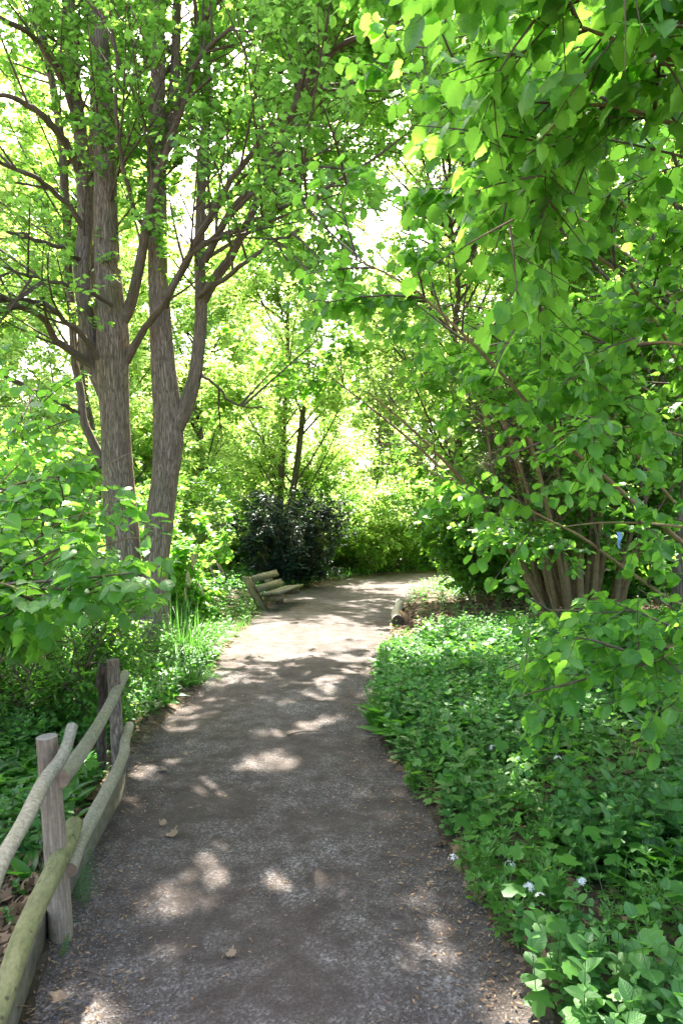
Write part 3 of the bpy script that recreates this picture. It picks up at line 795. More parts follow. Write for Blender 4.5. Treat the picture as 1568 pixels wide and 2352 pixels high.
# ------------------------------------------------------------------ hazels
def fan_stems(base, n, r0, length, spread, lean=(0, 0), npts=12, curve=-0.12):
    out = []
    for i in range(n):
        a = U(0, 6.283); rr = r0 * math.sqrt(rng.random())
        p0 = np.array([base[0] + rr * math.cos(a), base[1] + rr * math.sin(a) * .8, base[2] - .05])
        d = nrm(np.array([math.cos(a) * spread * (0.3 + rr / max(r0, .01)) * U(.5, 1.2) + lean[0], math.sin(a) * spread * (.3 + rr / max(r0, .01)) * U(.5, 1.2) + lean[1], 1.0]))
        L = length * U(.6, 1.1); s = np.linspace(0, 1, npts)[:, None]
        side = np.array([d[0], d[1], 0])
        pts = p0 + d * s * L + side * (s ** 2) * L * 0.25 + np.array([0, 0, curve]) * s ** 2.5 * L + rng.normal(size=3) * .05 * np.sin(s * 5) * L * .3
        out.append(pts)
    return np.array(out)

def shrub(name, base, label, cat, stems, r_stem, mat_leaf, mat_bark, tpl, size, dens, per=6, group=None, Ls=(1.4, 0.7, 0.32), droop=0.35, filt=None, stem_parts=0, tilt=0.35, flat=0.3, zmin=2.0, t0=0.25, limbs=None, spread=.9):
    t = thing(name, base, label, cat, group)
    if stem_parts:
        for i in range(min(stem_parts, len(stems))):
            B = Bag(); rs = r_stem * U(.55, 1.25)
            B.add(*tube(stems[i], np.linspace(rs, rs * .25, len(stems[i])), 10, True, .06, i))
            B.build("stem", mat_bark, t)
    rest = stems[stem_parts:]
    Bt = Bag()
    if len(rest): 
        B = Bag(); B.add(*thin_tubes(rest, r_stem * .8, r_stem * .2, 6)); 
        B.build("stems", mat_bark, t)
    s1, _ = ramify(stems, dens[0], Ls[0], 0.8, 0.1, t0, -0.08, 0.35, flat)
    s2, _ = ramify(s1, dens[1], Ls[1], 0.8, 0.02, 0.12, -0.08, 0.35, flat)
    s3, _ = ramify(np.concatenate([s1, s2]), dens[2], Ls[2], 0.8, 0.0, 0.2, -0.06, 0.3, flat)
    mid = s3[:, 2]
    s3 = s3[open_twigs(s3, zmin) & (np.ones(len(mid), bool) if filt is None else filt(mid))]
    m2 = s2[:, 2]
    s2 = s2[np.ones(len(m2), bool) if filt is None else filt(m2)]
    s1 = s1[(s1[:, -1, 2] - s1[:, 0, 2]) > -.22]
    if filt is not None: s1 = s1[filt(s1[:, 2])]
    Bt.add(*thin_tubes(s1, .008, .003, 4)); Bt.add(*thin_tubes(s2, .005, .002, 3)); Bt.add(*thin_tubes(s3, .0028, .0012, 3))
    Bt.build("twigs", M_TWIG, t)["kind"] = "stuff"
    B = Bag(); leaf_twigs(np.concatenate([s2[::2], s3]), per, tpl, size, B, droop, .5, None, tilt, zmin, spread)
    B.build("foliage", mat_leaf, t)
    print(name, label[:30], len(s3), B.n)
    return t

# many-stemmed coppice stool on the right
hb = P(1335, 1392, 12.2); hb[2] = 0.08
st = np.concatenate([fan_stems(hb, 40, 0.78, 6.5, 0.24, (-.0, -.03)), fan_stems(hb, 12, 0.7, 6.0, 0.45, (-.03, -.10))])
shrub("hazel_stool", hb, "big many-stemmed hazel stool fanning up behind the ground cover on the right", "shrub", st, 0.05, M_HAZEL_FAR, M_BARK_H, HAZEL_MID, 0.095,
      (3.0, 4.8, 6.5), 6, stem_parts=52, t0=0.24, zmin=1.7)

# nearer hazel rooted just outside the right edge, arching into the picture: traced long rods
def rods(lst, n=14):
    return np.array([catmull(np.array([P(*p) for p in r]), n) for r in lst])
hz_base = np.array([3.9, 4.9, 0.06])
HB = (2035, 1700, 4.9)
near_rods = rods([
    [HB, (1800, 1420, 4.7), (1568, 1250, 4.5), (1400, 1105, 4.3), (1290, 1012, 4.2), (1160, 868, 4.1), (1040, 745, 4.0), (930, 650, 4.0), (800, 590, 4.0)],
    [HB, (1820, 1250, 4.5), (1640, 1010, 4.2), (1480, 690, 3.9), (1340, 560, 3.7), (1285, 440, 3.6), (1250, 330, 3.4), (1180, 220, 3.2)],
    [HB, (1800, 1150, 4.4), (1600, 720, 4.0), (1400, 430, 3.7), (1325, 355, 3.6), (1200, 260, 3.4), (1040, 200, 3.3)],
    [HB, (1800, 1350, 4.6), (1570, 1175, 4.4), (1465, 1050, 4.3), (1410, 970, 4.2), (1300, 860, 4.1), (1180, 800, 4.0), (1050, 780, 3.9)],
    [HB, (1800, 1500, 4.6), (1568, 1395, 4.3), (1420, 1295, 4.2), (1330, 1230, 4.1), (1230, 1180, 4.0), (1120, 1100, 4.0)],
    [HB, (1830, 1560, 4.6), (1640, 1470, 4.2), (1450, 1430, 4.0), (1300, 1400, 3.9), (1170, 1420, 3.9)],
    [HB, (1830, 1560, 4.4), (1660, 1500, 3.9), (1500, 1480, 3.7), (1350, 1490, 3.6), (1210, 1530, 3.6)],
    [HB, (1830, 1500, 4.2), (1700, 1460, 3.6), (1590, 1480, 3.3), (1480, 1530, 3.1)],
    [HB, (1950, 1100, 4.0), (1800, 500, 3.0), (1640, 200, 2.4), (1480, 120, 2.1), (1330, 60, 2.0)],
    [HB, (1980, 1000, 3.8), (1850, 400, 2.8), (1700, 50, 2.2), (1560, -60, 1.9), (1400, -120, 1.8)],
    [HB, (1900, 1100, 4.1), (1750, 620, 3.3), (1620, 350, 2.8), (1500, 270, 2.5), (1340, 240, 2.4), (1230, 330, 2.4)],
    [HB, (1900, 1200, 4.2), (1750, 900, 3.8), (1600, 800, 3.5), (1450, 790, 3.4), (1330, 830, 3.3)],
    [HB, (1850, 1000, 4.6), (1600, 500, 4.6), (1350, 150, 4.5), (1150, 0, 4.4), (1000, -60, 4.3)],
    [HB, (1850, 1100, 4.8), (1560, 700, 5.0), (1300, 480, 5.1), (1080, 400, 5.2), (950, 420, 5.2)],
    [HB, (1850, 1200, 5.0), (1560, 950, 5.2), (1300, 780, 5.4), (1080, 700, 5.5), (900, 720, 5.5)],
    [HB, (1900, 1400, 4.4), (1720, 1250, 4.0), (1560, 1210, 3.7), (1400, 1200, 3.6), (1290, 1210, 3.6)],
    [HB, (1900, 1300, 4.4), (1720, 1080, 4.0), (1560, 1000, 3.8), (1400, 980, 3.7), (1250, 1010, 3.7)],
])
def near_filter(p):
    k = keep_for_sun(p, 2.0)
    sl = (p[:, 2] - EYE) / p[:, 1]; sx_ = p[:, 0] / p[:, 1]
    hole = (sl < .03) & (sl > -.115) & (sx_ > .26) & (sx_ < .45)      # the window under the arching rods
    k &= ~(hole & (rng.random(len(p)) < .93))
    k &= ~((sl < -.12) & (sx_ < .24))
    k &= ~((sl < -.25) & (rng.random(len(p)) < .8))
    k &= ~((sx_ < .3) & (sl < .25) & (rng.random(len(p)) < .4))
    return k
shrub("hazel_shrub", hz_base, "hazel arching in from the right edge with large bright drooping leaves overhead", "shrub", near_rods, 0.016, M_HAZEL, M_BARK_H, HAZEL_HI, 0.072,
      (2.8, 4.4, 9.0), 5, stem_parts=17, Ls=(0.75, 0.42, 0.24), droop=0.6, flat=0.55, filt=near_filter, tilt=0.4, t0=0.3)

# hazel bush in the left foreground
lb = np.array([-3.1, 4.9, 0.05])
left_rods = rods([
    [(-210, 1760, 4.9), (-60, 1500, 4.7), (60, 1340, 4.5), (160, 1230, 4.4), (240, 1080, 4.3), (300, 1040, 4.3)],
    [(-210, 1760, 4.9), (0, 1520, 4.6), (120, 1400, 4.4), (240, 1330, 4.3), (350, 1290, 4.2)],
    [(-210, 1760, 4.9), (-20, 1540, 4.4), (110, 1440, 4.1), (230, 1400, 4.0), (330, 1400, 4.0)],
    [(-210, 1760, 4.9), (-60, 1500, 4.2), (40, 1400, 3.7), (110, 1380, 3.4), (190, 1420, 3.3)],
    [(-210, 1760, 4.9), (-140, 1400, 4.7), (-60, 1200, 4.5), (30, 1080, 4.4), (120, 1020, 4.4)],
    [(-210, 1760, 4.9), (-140, 1350, 4.9), (-20, 1150, 5.0), (90, 1100, 5.0), (200, 1110, 4.9)],
    [(-210, 1760, 4.9), (-60, 1420, 4.6), (60, 1260, 4.4), (160, 1190, 4.3), (260, 1170, 4.2)],
    [(-210, 1760, 4.9), (-120, 1480, 4.0), (-60, 1380, 3.5), (0, 1340, 3.2), (70, 1370, 3.0)],
    [(-210, 1760, 4.9), (-160, 1200, 4.9), (-110, 1020, 4.9), (-20, 920, 4.9)],
    [(-210, 1760, 4.9), (-120, 1560, 4.4), (-40, 1480, 4.0), (40, 1470, 3.7), (110, 1520, 3.5)],
    [(-210, 1760, 4.9), (0, 1450, 5.0), (150, 1300, 5.1), (280, 1240, 5.1), (360, 1240, 5.0)],
    [(-210, 1760, 4.9), (-40, 1400, 5.3), (60, 1220, 5.6), (160, 1130, 5.8), (260, 1150, 5.8)],
])
def left_filter(p):
    k = keep_for_sun(p, 2.0)
    edge = p[:, 0] / p[:, 1]
    sl = (p[:, 2] - EYE) / p[:, 1]
    k &= ~((edge > -0.43) & (sl < -.135)) & (sl > -.19)
    k &= ~((edge > -0.37) & (sl > -.06) & (rng.random(len(p)) < .88))
    k &= ~((edge > -0.30) & (rng.random(len(p)) < .7))
    k &= ~((edge > -0.25))
    k &= ~((sl > .09) & (rng.random(len(p)) < .8))
    return k
shrub("hazel_shrub", lb, "hazel bush with tiers of broad leaves between the fence and the twin maple", "shrub", left_rods, 0.014, M_HAZEL, M_BARK_H, HAZEL_HI, 0.078,
      (4.4, 4.8, 8.5), 5, stem_parts=12, Ls=(0.7, 0.42, 0.24), droop=0.45, flat=0.6, filt=left_filter, tilt=0.35, t0=0.3)

def bush(name, x, y, label, cat, rad, h, leafmat, tpl, size, n, dens, per=6, group=None, zmin=2.0, r=0.012, sp=0.8, t0=0.1, Ls=None, droop=.3, tilt=.4, parts=0, filt=None):
    base = np.array([x, y, float(gz(np.array([x]), np.array([y]))[0])])
    st = fan_stems(base, n, rad * .3, h, sp * rad / max(h, .1), npts=10, curve=-.08)
    k = min(rad, h) / 1.6
    return shrub(name, base, label, cat, st, r, leafmat, M_BARK_H, tpl, size, dens, per, group, Ls or (0.8 * k, 0.45 * k, .26), droop, filt, parts, tilt, 0.25, zmin, t0)

bush("hazel_shrub", -3.15, 11.4, "low hazel bush with sunlit top between the twin maple and the bench", "shrub", 1.5, 1.9, M_HAZEL_FAR, HAZEL_MID, 0.09, 24, (4, 7, 9.0), 6, t0=.08, zmin=1.9, parts=6, filt=lambda p: keep_for_sun(p, 1.9) & (p[:, 0] < -1.9 - .1 * vn(p[:, 1], p[:, 2], .2)))
bush("holly_bush", -1.3, 17.3, "dark blue-green evergreen bush behind the bench", "bush", 1.05, 2.25, M_HOLLY, LOW, 0.075, 40, (5, 7, 9.0), 8, t0=.03, zmin=9, parts=4)
bush("hazel_shrub", 2.9, 13.6, "dense dark hazel bush at the path bend left of the big stool", "shrub", 1.25, 2.7, M_HAZEL_FAR, HAZEL_MID, 0.085, 34, (4, 6, 7), 6, t0=.05, zmin=1.5, parts=6)
bush("hazel_shrub", 5.4, 15.5, "bushy hazel growing in deep shade behind the big stool", "shrub", 2.2, 3.2, M_HAZEL_FAR, HAZEL_MID, 0.095, 26, (3, 5, 6), 6, t0=.05, zmin=1.5)
bush("elder_shrub", -5.2, 9.4, "leafy shrub in half shade left of the twin maple trunks", "shrub", 1.8, 2.8, M_HAZEL_FAR, HAZEL_MID, 0.085, 26, (4, 5, 6.5), 6, t0=.06, zmin=2)
bush("elder_shrub", -6.8, 10.2, "leafy shrub at the left edge of the picture behind the hazel bush", "shrub", 2.0, 3.2, M_HAZEL_FAR, HAZEL_MID, 0.09, 24, (4, 5, 6), 6, t0=.06, zmin=2)
bush("privet_shrub", -2.6, 5.6, "dark small-leaved shrub in deep shade behind the slim fence post", "shrub", 0.9, 1.0, M_HAZEL_FAR, OVATE_MID, 0.045, 26, (7, 9, 10), 7, t0=.05, zmin=9, r=.006)
bush("elder_shrub", 7.4, 9.0, "leafy shrub in half shade at the right edge beyond the stool", "shrub", 1.6, 2.4, M_HAZEL_FAR, HAZEL_MID, 0.09, 20, (4, 5, 6), 6, t0=.06)

# ------------------------------------------------------------------ trees further back
def tree_parts(t, base, H, r0, crown0, crownR, nlimb, leafmat, tpl, size, dens, per, wob=.04, mask=True, barkmat=None, stems=1, lean=(0, 0), Ls=(1.5, .8, .4), zmin=2.0):
    limbs = []
    for s_ in range(stems):
        a = U(0, 6.28)
        off = np.array([math.cos(a), math.sin(a), 0]) * (0 if stems == 1 else r0 * 1.4)
        z = np.linspace(-.1, 1, 9)
        pts = base + off + np.column_stack([np.cumsum(rng.normal(size=9)) * wob * H * .25 + lean[0] * z * H + off[0] * z * 4, np.cumsum(rng.normal(size=9)) * wob * H * .25 + lean[1] * z * H + off[1] * z * 4, z * H])
        pts[0, :2] = pts[1, :2] 
        q = catmull(pts, 30)
        B = Bag(); B.add(*tube(q, r0 * (1 - np.linspace(0, 1, 30) ** 1.2 * .93), 12, True, .08, s_)); B.build("trunk", barkmat or M_DARKBARK, t)
        limbs.append(q)
    tr = np.array(limbs)
    l1, tt = ramify(tr, nlimb / lengths(tr).sum(), crownR, 1.0, .3, crown0, .08, .45)
    s1, _ = ramify(np.concatenate([l1, tr[:, -12::3][:, :4]]), dens[0], Ls[0], .8, .1, .2, -.02, .35)
    s2, _ = ramify(s1, dens[1], Ls[1], .8, .05, .1, -.03, .35)
    s3, _ = ramify(np.concatenate([s1, s2]), dens[2], Ls[2], .8, 0, .2, 0, .3)
    if mask: s3 = s3[open_twigs(s3, zmin)]
    B = Bag(); B.add(*thin_tubes(l1, r0 * .26, .010, 6)); B.add(*thin_tubes(s1, .010, .004, 4)); B.add(*thin_tubes(s2, .006, .003, 3)); B.build("branches", barkmat or M_DARKBARK, t)
    B = Bag(); leaf_twigs(np.concatenate([s2, s3]), per, tpl, size, B, .35, .5, None if mask else (lambda p: p[:, 2] > -9), .5, zmin, .9)
    B.build("foliage", leafmat, t)
    print("tree", len(s3), B.n)

def tree(name, x, y, label, group=None, cat="tree", **k):
    base = np.array([x, y, 0.0]); t = thing(name, base, label, cat, group)
    tree_parts(t, base, **k); return t

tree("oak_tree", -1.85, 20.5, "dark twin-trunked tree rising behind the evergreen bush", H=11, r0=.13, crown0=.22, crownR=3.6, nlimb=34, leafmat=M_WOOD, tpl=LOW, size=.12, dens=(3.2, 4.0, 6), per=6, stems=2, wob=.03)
tree("sapling", 0.75, 22.6, "slim leaning sapling at the far bend of the path", H=5.6, r0=.045, crown0=.2, crownR=1.5, nlimb=22, leafmat=M_HAZEL_FAR, tpl=LOW, size=.09, dens=(3, 5, 6), per=6, lean=(.16, 0), Ls=(.9, .5, .3), zmin=3)
tree("sapling", -0.6, 21.2, "straight thin sapling to the right of the evergreen bush", H=5.5, r0=.045, crown0=.2, crownR=1.4, nlimb=22, leafmat=M_HAZEL_FAR, tpl=LOW, size=.09, dens=(3, 5, 6), per=6, Ls=(.9, .5, .3), zmin=3)
tree("lime_tree", 5.0, 9.9, "tall tree with dark trunk at the upper right above the hazel", H=14, r0=.13, crown0=.3, crownR=5.0, nlimb=70, leafmat=M_HAZEL_FAR, tpl=HAZEL_MID, size=.10, dens=(2.8, 3.4, 3.6), per=5, wob=.03)
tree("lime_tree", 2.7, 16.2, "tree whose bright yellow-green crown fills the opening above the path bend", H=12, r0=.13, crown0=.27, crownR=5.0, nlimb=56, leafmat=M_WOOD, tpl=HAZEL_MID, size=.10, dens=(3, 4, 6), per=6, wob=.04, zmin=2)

# copies of three background trees and one shrub
protos = []
def bgtree(x, y, label, group, **k):
    t = tree("woodland_tree", x, y, label, group, mask=False, **k); protos.append(t); return t
GL, GM, GR = "background trees left of the twin maple", "background trees behind the path bend", "background trees behind the hazels"
LL, LM, LR = "sunlit background tree in the wood left of the twin maple", "sunlit background tree far behind the path bend", "background tree in the wood behind the big hazel stool"
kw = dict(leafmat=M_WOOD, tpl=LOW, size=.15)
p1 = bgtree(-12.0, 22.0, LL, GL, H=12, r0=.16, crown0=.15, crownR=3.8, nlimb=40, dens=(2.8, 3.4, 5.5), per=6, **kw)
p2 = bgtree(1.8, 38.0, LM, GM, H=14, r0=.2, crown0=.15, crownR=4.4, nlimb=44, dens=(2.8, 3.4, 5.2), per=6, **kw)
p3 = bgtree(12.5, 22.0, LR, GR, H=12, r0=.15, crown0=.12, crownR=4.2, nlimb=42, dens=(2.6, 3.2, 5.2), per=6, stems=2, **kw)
spots = [(-7.5, 20, 0), (-16, 26, 0), (-9.5, 28, 0), (-20, 34, 0), (-13, 36, 0),
         (4.6, 40, 1.5), (-5.5, 27, 1), (9.5, 29, 1), (-3.5, 36, 1), (6, 43, 1), (11.5, 34, 1), (-7, 38, 1), (0, 46, 1), (10, 44, 1), (-10, 48, 1),
         (9.5, 17.5, 2), (15, 28, 2), (18, 36, 2), (11, 27.5, 2), (20, 24, 2), (26, 38, 2), (-24, 44, 0), (-26, 30, 0)]
for x, y, gk in spots:
    src = protos[int(rng.integers(3))]
    s_ = U(.85, 1.2) if gk != 1.5 else U(1.4, 1.6)
    gk = int(gk)
    c = copy_tree(src, (x, y, 0), U(0, 6.28), (s_, s_, s_ * U(.9, 1.1)))
    c["label"] = (LL, LM, LR)[gk]; c["group"] = (GL, GM, GR)[gk]

SL, SM, SR = "leafy undergrowth shrub beyond the twin maple on the left", "bright leafy shrub in the undergrowth beyond the path bend", "leafy undergrowth shrub behind the hazel stool on the right"
VL, VM, VR = "undergrowth shrubs on the left", "undergrowth shrubs beyond the bend", "undergrowth shrubs on the right"
sh1 = bush("woodland_shrub", -5.4, 14.5, SL, "shrub", 2.0, 2.8, M_HAZEL_FAR, LOW, 0.12, 30, (4, 6, 5), 5, VL, zmin=3, t0=.05)
sh2 = bush("woodland_shrub", 1.2, 23.5, SM, "shrub", 2.0, 2.6, M_WOOD, LOW, 0.12, 30, (4, 6, 5), 5, VM, zmin=9, t0=.04)
for x, y, gk in [(-8.5, 14, 0), (-7, 17, 0), (-10.5, 18, 0), (-4.6, 17.5, 0), (-13, 17, 0), (-15, 22, 0), (-9, 23, 0), (-5, 21, 0), (-18, 27, 0),
                 (-3.2, 23, 1), (3.8, 25, 1), (-1, 26, 1), (6.5, 26, 1), (2, 30, 1), (-4, 31, 1), (-0.2, 21.6, 1), (9, 29, 1), (-8, 32, 1),
                 (6.5, 18.5, 2), (8.0, 16.5, 2), (9.6, 13.5, 2), (10.5, 18, 2), (13, 17, 2), (7, 21, 2), (12.5, 24, 2), (17, 22, 2), (9.0, 11.0, 2)]:
    src = (sh1, sh2)[int(rng.integers(2))]
    s_ = U(.8, 1.25)
    c = copy_tree(src, (x, y, 0), U(0, 6.28), (s_, s_, s_ * U(.85, 1.15)))
    c["label"] = (SL, SM, SR)[gk]; c["group"] = (VL, VM, VR)[gk]

# ------------------------------------------------------------------ ground cover
def stalks(pos, h, nodes, size, tpl, bag, stem_bag, tilt_up=0.35, pair=2, top=True):
    """upright stems carrying pairs (or whorls) of leaves"""
    M = len(pos)
    h = h * U(.5, 1.3, M); size = size * U(.65, 1.35, M)
    leanv = rng.normal(size=(M, 2)) * .16
    s = np.linspace(0, 1, 4)
    C = pos[:, None, :] + np.stack([leanv[:, :1] * s ** 1.5 * h[:, None], leanv[:, 1:] * s ** 1.5 * h[:, None], s * h[:, None]], 2)
    stem_bag.add(*thin_tubes(C, .0022, .0014, 3))
    a0 = U(0, 6.28, M)
    for j in range(nodes):
        t = (j + 1) / nodes
        p = pos + np.column_stack([leanv * (t ** 1.5 * h)[:, None], t * h])
        for k in range(pair):
            a = a0 + j * (1.57 if pair == 2 else .4) + k * 6.283 / pair + rng.normal(size=M) * .25
            upv = tilt_up + (0.7 if (top and j >= nodes - 2) else 0) * U(.5, 1.3, M) - .3 * (1 - t)
            D = np.column_stack([np.cos(a), np.sin(a), upv])
            N = np.column_stack([-np.cos(a) * upv, -np.sin(a) * upv, np.ones(M)]) + rng.normal(size=(M, 3)) * .18
            inst(tpl, p, D, N, size * U(.7, 1.2, M) * (1.0 if j < nodes - 1 else .55), rng.random(M), bag)

def rosette(pos, per, size, tpl, bag, rise=0.9):
    M = len(pos)
    for k in range(per):
        a = U(0, 6.28, M); upv = rise * U(.4, 1.5, M)
        D = np.column_stack([np.cos(a), np.sin(a), upv])
        N = np.column_stack([-np.cos(a) * upv, -np.sin(a) * upv, np.ones(M)]) + rng.normal(size=(M, 3)) * .2
        inst(tpl, pos + rng.normal(size=(M, 3)) * [.02, .02, 0], D, N, size * U(.65, 1.2, M), None, bag)

def carpet(pos, size, tpl, h, bag, tilt=.3):
    M = len(pos); p = pos.copy(); p[:, 2] += h * U(.25, 1.1, M)
    a = U(0, 6.28, M)
    inst(tpl, p, np.column_stack([np.cos(a), np.sin(a), U(-.5, .2, M)]), np.array([0, 0, 1.0]) + rng.normal(size=(M, 3)) * tilt, size * U(.6, 1.25, M), None, bag)

def stuff(bag, name, mat, label, cat, stem=None):
    o = bag.build(name, mat); o["kind"] = "stuff"; tag(o, label, cat); return o

def bareness(x, y):
    return sstep(vn(x, y, .55, 31), .62, .74)
B1, B2, B3, B4, BS = Bag(), Bag(), Bag(), Bag(), Bag()
dR = lambda s, k, p=1: (lambda x, y, o: (x > 0) * (vn(x, y, s, k) ** p) * (1 - .85 * bareness(x, y) * (y < 5)))
# near right bank
pos, o_ = scatter(8500, .2, 4.5, 1.6, 7.0, .0, 9, lambda x, y, o: (x > 0) * sstep(vn(x, y, .45, 41), .38, .55) * sstep(o, -.05, .15))
kk = rng.random(len(pos)); 
stalks(pos[kk < .55], .20, 5, .042, HAZEL_MID, B1, BS)
stalks(pos[kk > .55][::2], .30, 6, .062, HAZEL_MID, B1, BS, .45)
stalks(pos[kk > .9], .36, 7, .05, OVATE_MID, B1, BS, .5)
pos, o_ = scatter(5200, .2, 4.8, 1.6, 8.0, .0, 9, lambda x, y, o: (x > 0) * sstep(vn(x, y, .45, 41), .60, .44) * (.3 + .7 * sstep(vn(x, y, .5, 42), .4, .55)))
stalks(pos, .21, 4, .048, NARROW, B2, BS, .25, 7)
pos, o_ = scatter(1500, .2, 4.8, 1.8, 9.0, .0, 9, lambda x, y, o: (x > 0) * sstep(vn(x, y, .8, 43), .48, .62))
rosette(pos, 7, .25, LANCE, B3, 1.3)
pos, o_ = scatter(4200, .2, 5.2, 1.6, 9.0, .0, 9, lambda x, y, o: (x > 0) * sstep(vn(x, y, .6, 44), .42, .6))
carpet(pos, .085, LOBED, .26, B4, .4)
pos, o_ = scatter(900, .2, 5.2, 1.6, 9.0, .0, .25, lambda x, y, o: 1.0 * (x > 0))
carpet(pos, .05, LOBED, .06, B4, .4); stalks(pos[::2], .09, 3, .03, OVATE_MID, B1, BS)
# further right bank
pos, o_ = scatter(9000, .2, 8, 6.0, 13.5, .05, 12, lambda x, y, o: (x > 0) * sstep(vn(x, y, .7, 45), .3, .55) * (1 - .95 * sstep(y + .75 * np.maximum(0, 2 - x), 9.8, 11.0)))
stalks(pos, .22, 4, .07, OVATE_MID, B1, BS)
pos, o_ = scatter(5000, .2, 7, 5.5, 12.5, .03, 12, lambda x, y, o: (x > 0) * sstep(vn(x, y, .5, 46), .4, .6) * (1 - .95 * sstep(y + .75 * np.maximum(0, 2 - x), 9.8, 11.0)))
stalks(pos, .18, 3, .06, NARROW, B2, BS, .25, 6)
pos, o_ = scatter(1500, .2, 5, 5.0, 11.0, .02, 3, lambda x, y, o: (x > 0) * sstep(vn(x, y, .8, 47), .45, .6))
rosette(pos, 6, .2, LANCE, B3, 1.1)
# left bank by and behind the fence
lf = lambda k, s: (lambda x, y, o: (x < -0.5) * sstep(vn(x, y, s, k), .35, .6) * sstep(y + vn(x, y, .6, 77) * 1.2, 3.2, 4.4))
pos, o_ = scatter(2600, -5, -.8, 2.4, 8.5, .12, 9, lf(51, .6)); rosette(pos, 5, .17, LANCE, B3, 1.0)
pos, o_ = scatter(7000, -5, -.8, 2.4, 8.5, .12, 9, lf(52, .5)); carpet(pos, .07, LOBED, .16, B4)
pos, o_ = scatter(5000, -6, -.8, 3, 9, .12, 9, lf(53, .6)); stalks(pos, .22, 4, .05, OVATE_MID, B1, BS)
pos, o_ = scatter(500, -4, -.8, 1.6, 3.8, .22, 9); carpet(pos[::2], .055, LOBED, .08, B4); stalks(pos[1::3], .1, 3, .035, OVATE_MID, B1, BS)
# verge of the far path and the floor of the wood
pos, o_ = scatter(9000, -6, 9, 8, 26, .03, 3.0, lambda x, y, o: 1.0 * ((x < -.5) | (y > 13.5)) * (.4 + .6 * sstep(vn(x, y, .8, 54), .3, .5)))
stalks(pos, .2, 3, .075, OVATE_MID, B1, BS)
pos, o_ = scatter(14000, -16, 16, 8, 32, 1.0, 40, lambda x, y, o: 1.0 * ((x < -2) | (y > 14) | (x > 6)))
stalks(pos, .3, 3, .11, OVATE_MID, B1, BS)
stuff(B1, "leafy_ground_cover", M_HERB, "low leafy herbs in opposite pairs covering the banks beside the path", "ground cover")
stuff(B2, "woodruff", M_HERB2, "bright whorled woodruff growing through the right bank", "ground cover")
stuff(B3, "ramsons", M_RAMSON, "broad strap-shaped ramsons leaves along both path edges", "ground cover")
stuff(B4, "maple_seedlings", M_HERB2, "lobed seedling leaves carpeting the banks", "ground cover")
stuff(BS, "herb_stems", M_STEM, "thin green stems of the bank plants", "ground cover")

# ramsons flowers
def star_umbel(c, B, r=.02):
    n = 9
    a = U(0, 6.28, n); el = U(.2, 1.4, n)
    d = np.column_stack([np.cos(a) * np.cos(el), np.sin(a) * np.cos(el), np.sin(el)])
    ctr = c + d * r
    for k in range(6):
        ph = k * 1.047 + U(0, .3)
        t1 = nrm(np.cross(d, [0.3, 0.2, 1.0])); t2 = np.cross(d, t1)
        D = t1 * math.cos(ph) + t2 * math.sin(ph) + d * .35
        inst(NARROW, ctr, D, d, .0135, None, B)
B = Bag(); SB = []
fl = np.array([P(1213, 2040, 2.75), P(1335, 2030, 2.75), P(1240, 2065, 2.7), P(1040, 1975, 3.05), P(1185, 1745, 4.1), P(1130, 1720, 4.4), P(1280, 1745, 4.1), P(1170, 1990, 3.0), P(1380, 1660, 4.9)])
for c in fl:
    star_umbel(c, B)
stuff(B, "ramsons_flowers", M_PETAL, "small white star-shaped ramsons flowers among the right bank herbs", "flowers")

# ------------------------------------------------------------------ dead leaves
B = Bag()
pos, o_ = scatter(3500, -2.6, -.9, 1.4, 4.2, .1, 9); carpet(pos, .062, LOBED_LOW, .035, B, .6)
pos, o_ = scatter(9000, -5, -.9, 1.5, 8, .12, 9)
carpet(pos, .06, LOBED_LOW, .02, B, .5)
pos, o_ = scatter(5000, .2, 5, 1.6, 12, .02, 6, lambda x, y, o: 1.0 * (x > 0)); carpet(pos, .07, LOBED_LOW, .02, B, .5)
pos, o_ = scatter(5000, .8, 7, 9, 14, .02, 6, lambda x, y, o: 1.0 * (x > 0)); carpet(pos, .08, LOBED_LOW, .03, B, .5)
stuff(B, "leaf_litter", M_LITTER, "brown dead leaves lying under the plants beside the path", "leaf litter")
B = Bag()
n = 14000; x, y = U(-1.5, 1.0, n), 1.9 + 8 * rng.random(n) ** 1.5
o_ = outside(x, y); k = (o_ < .05) & (rng.random(n) < .12 + sstep(-np.abs(o_), -.45, 0)); x, y = x[k], y[k]; n = len(x)
a = U(0, 6.28, n)
inst(NARROW, np.column_stack([x, y, np.full(n, .014)]), np.column_stack([np.cos(a), np.sin(a), U(-.1, .1, n)]), np.array([0, 0, 1.0]) + rng.normal(size=(n, 3)) * .3, U(.008, .032, n), None, B)
stuff(B, "plant_debris", M_LITTER, "straw-coloured bits of bud scales and bark strewn on the path", "debris")
M_LEAFB = leaf_mat("oak_litter", (0.16, 0.105, 0.065), (0.27, 0.19, 0.125), (0.2, 0.11, 0.05), 0.1, .7, .2)
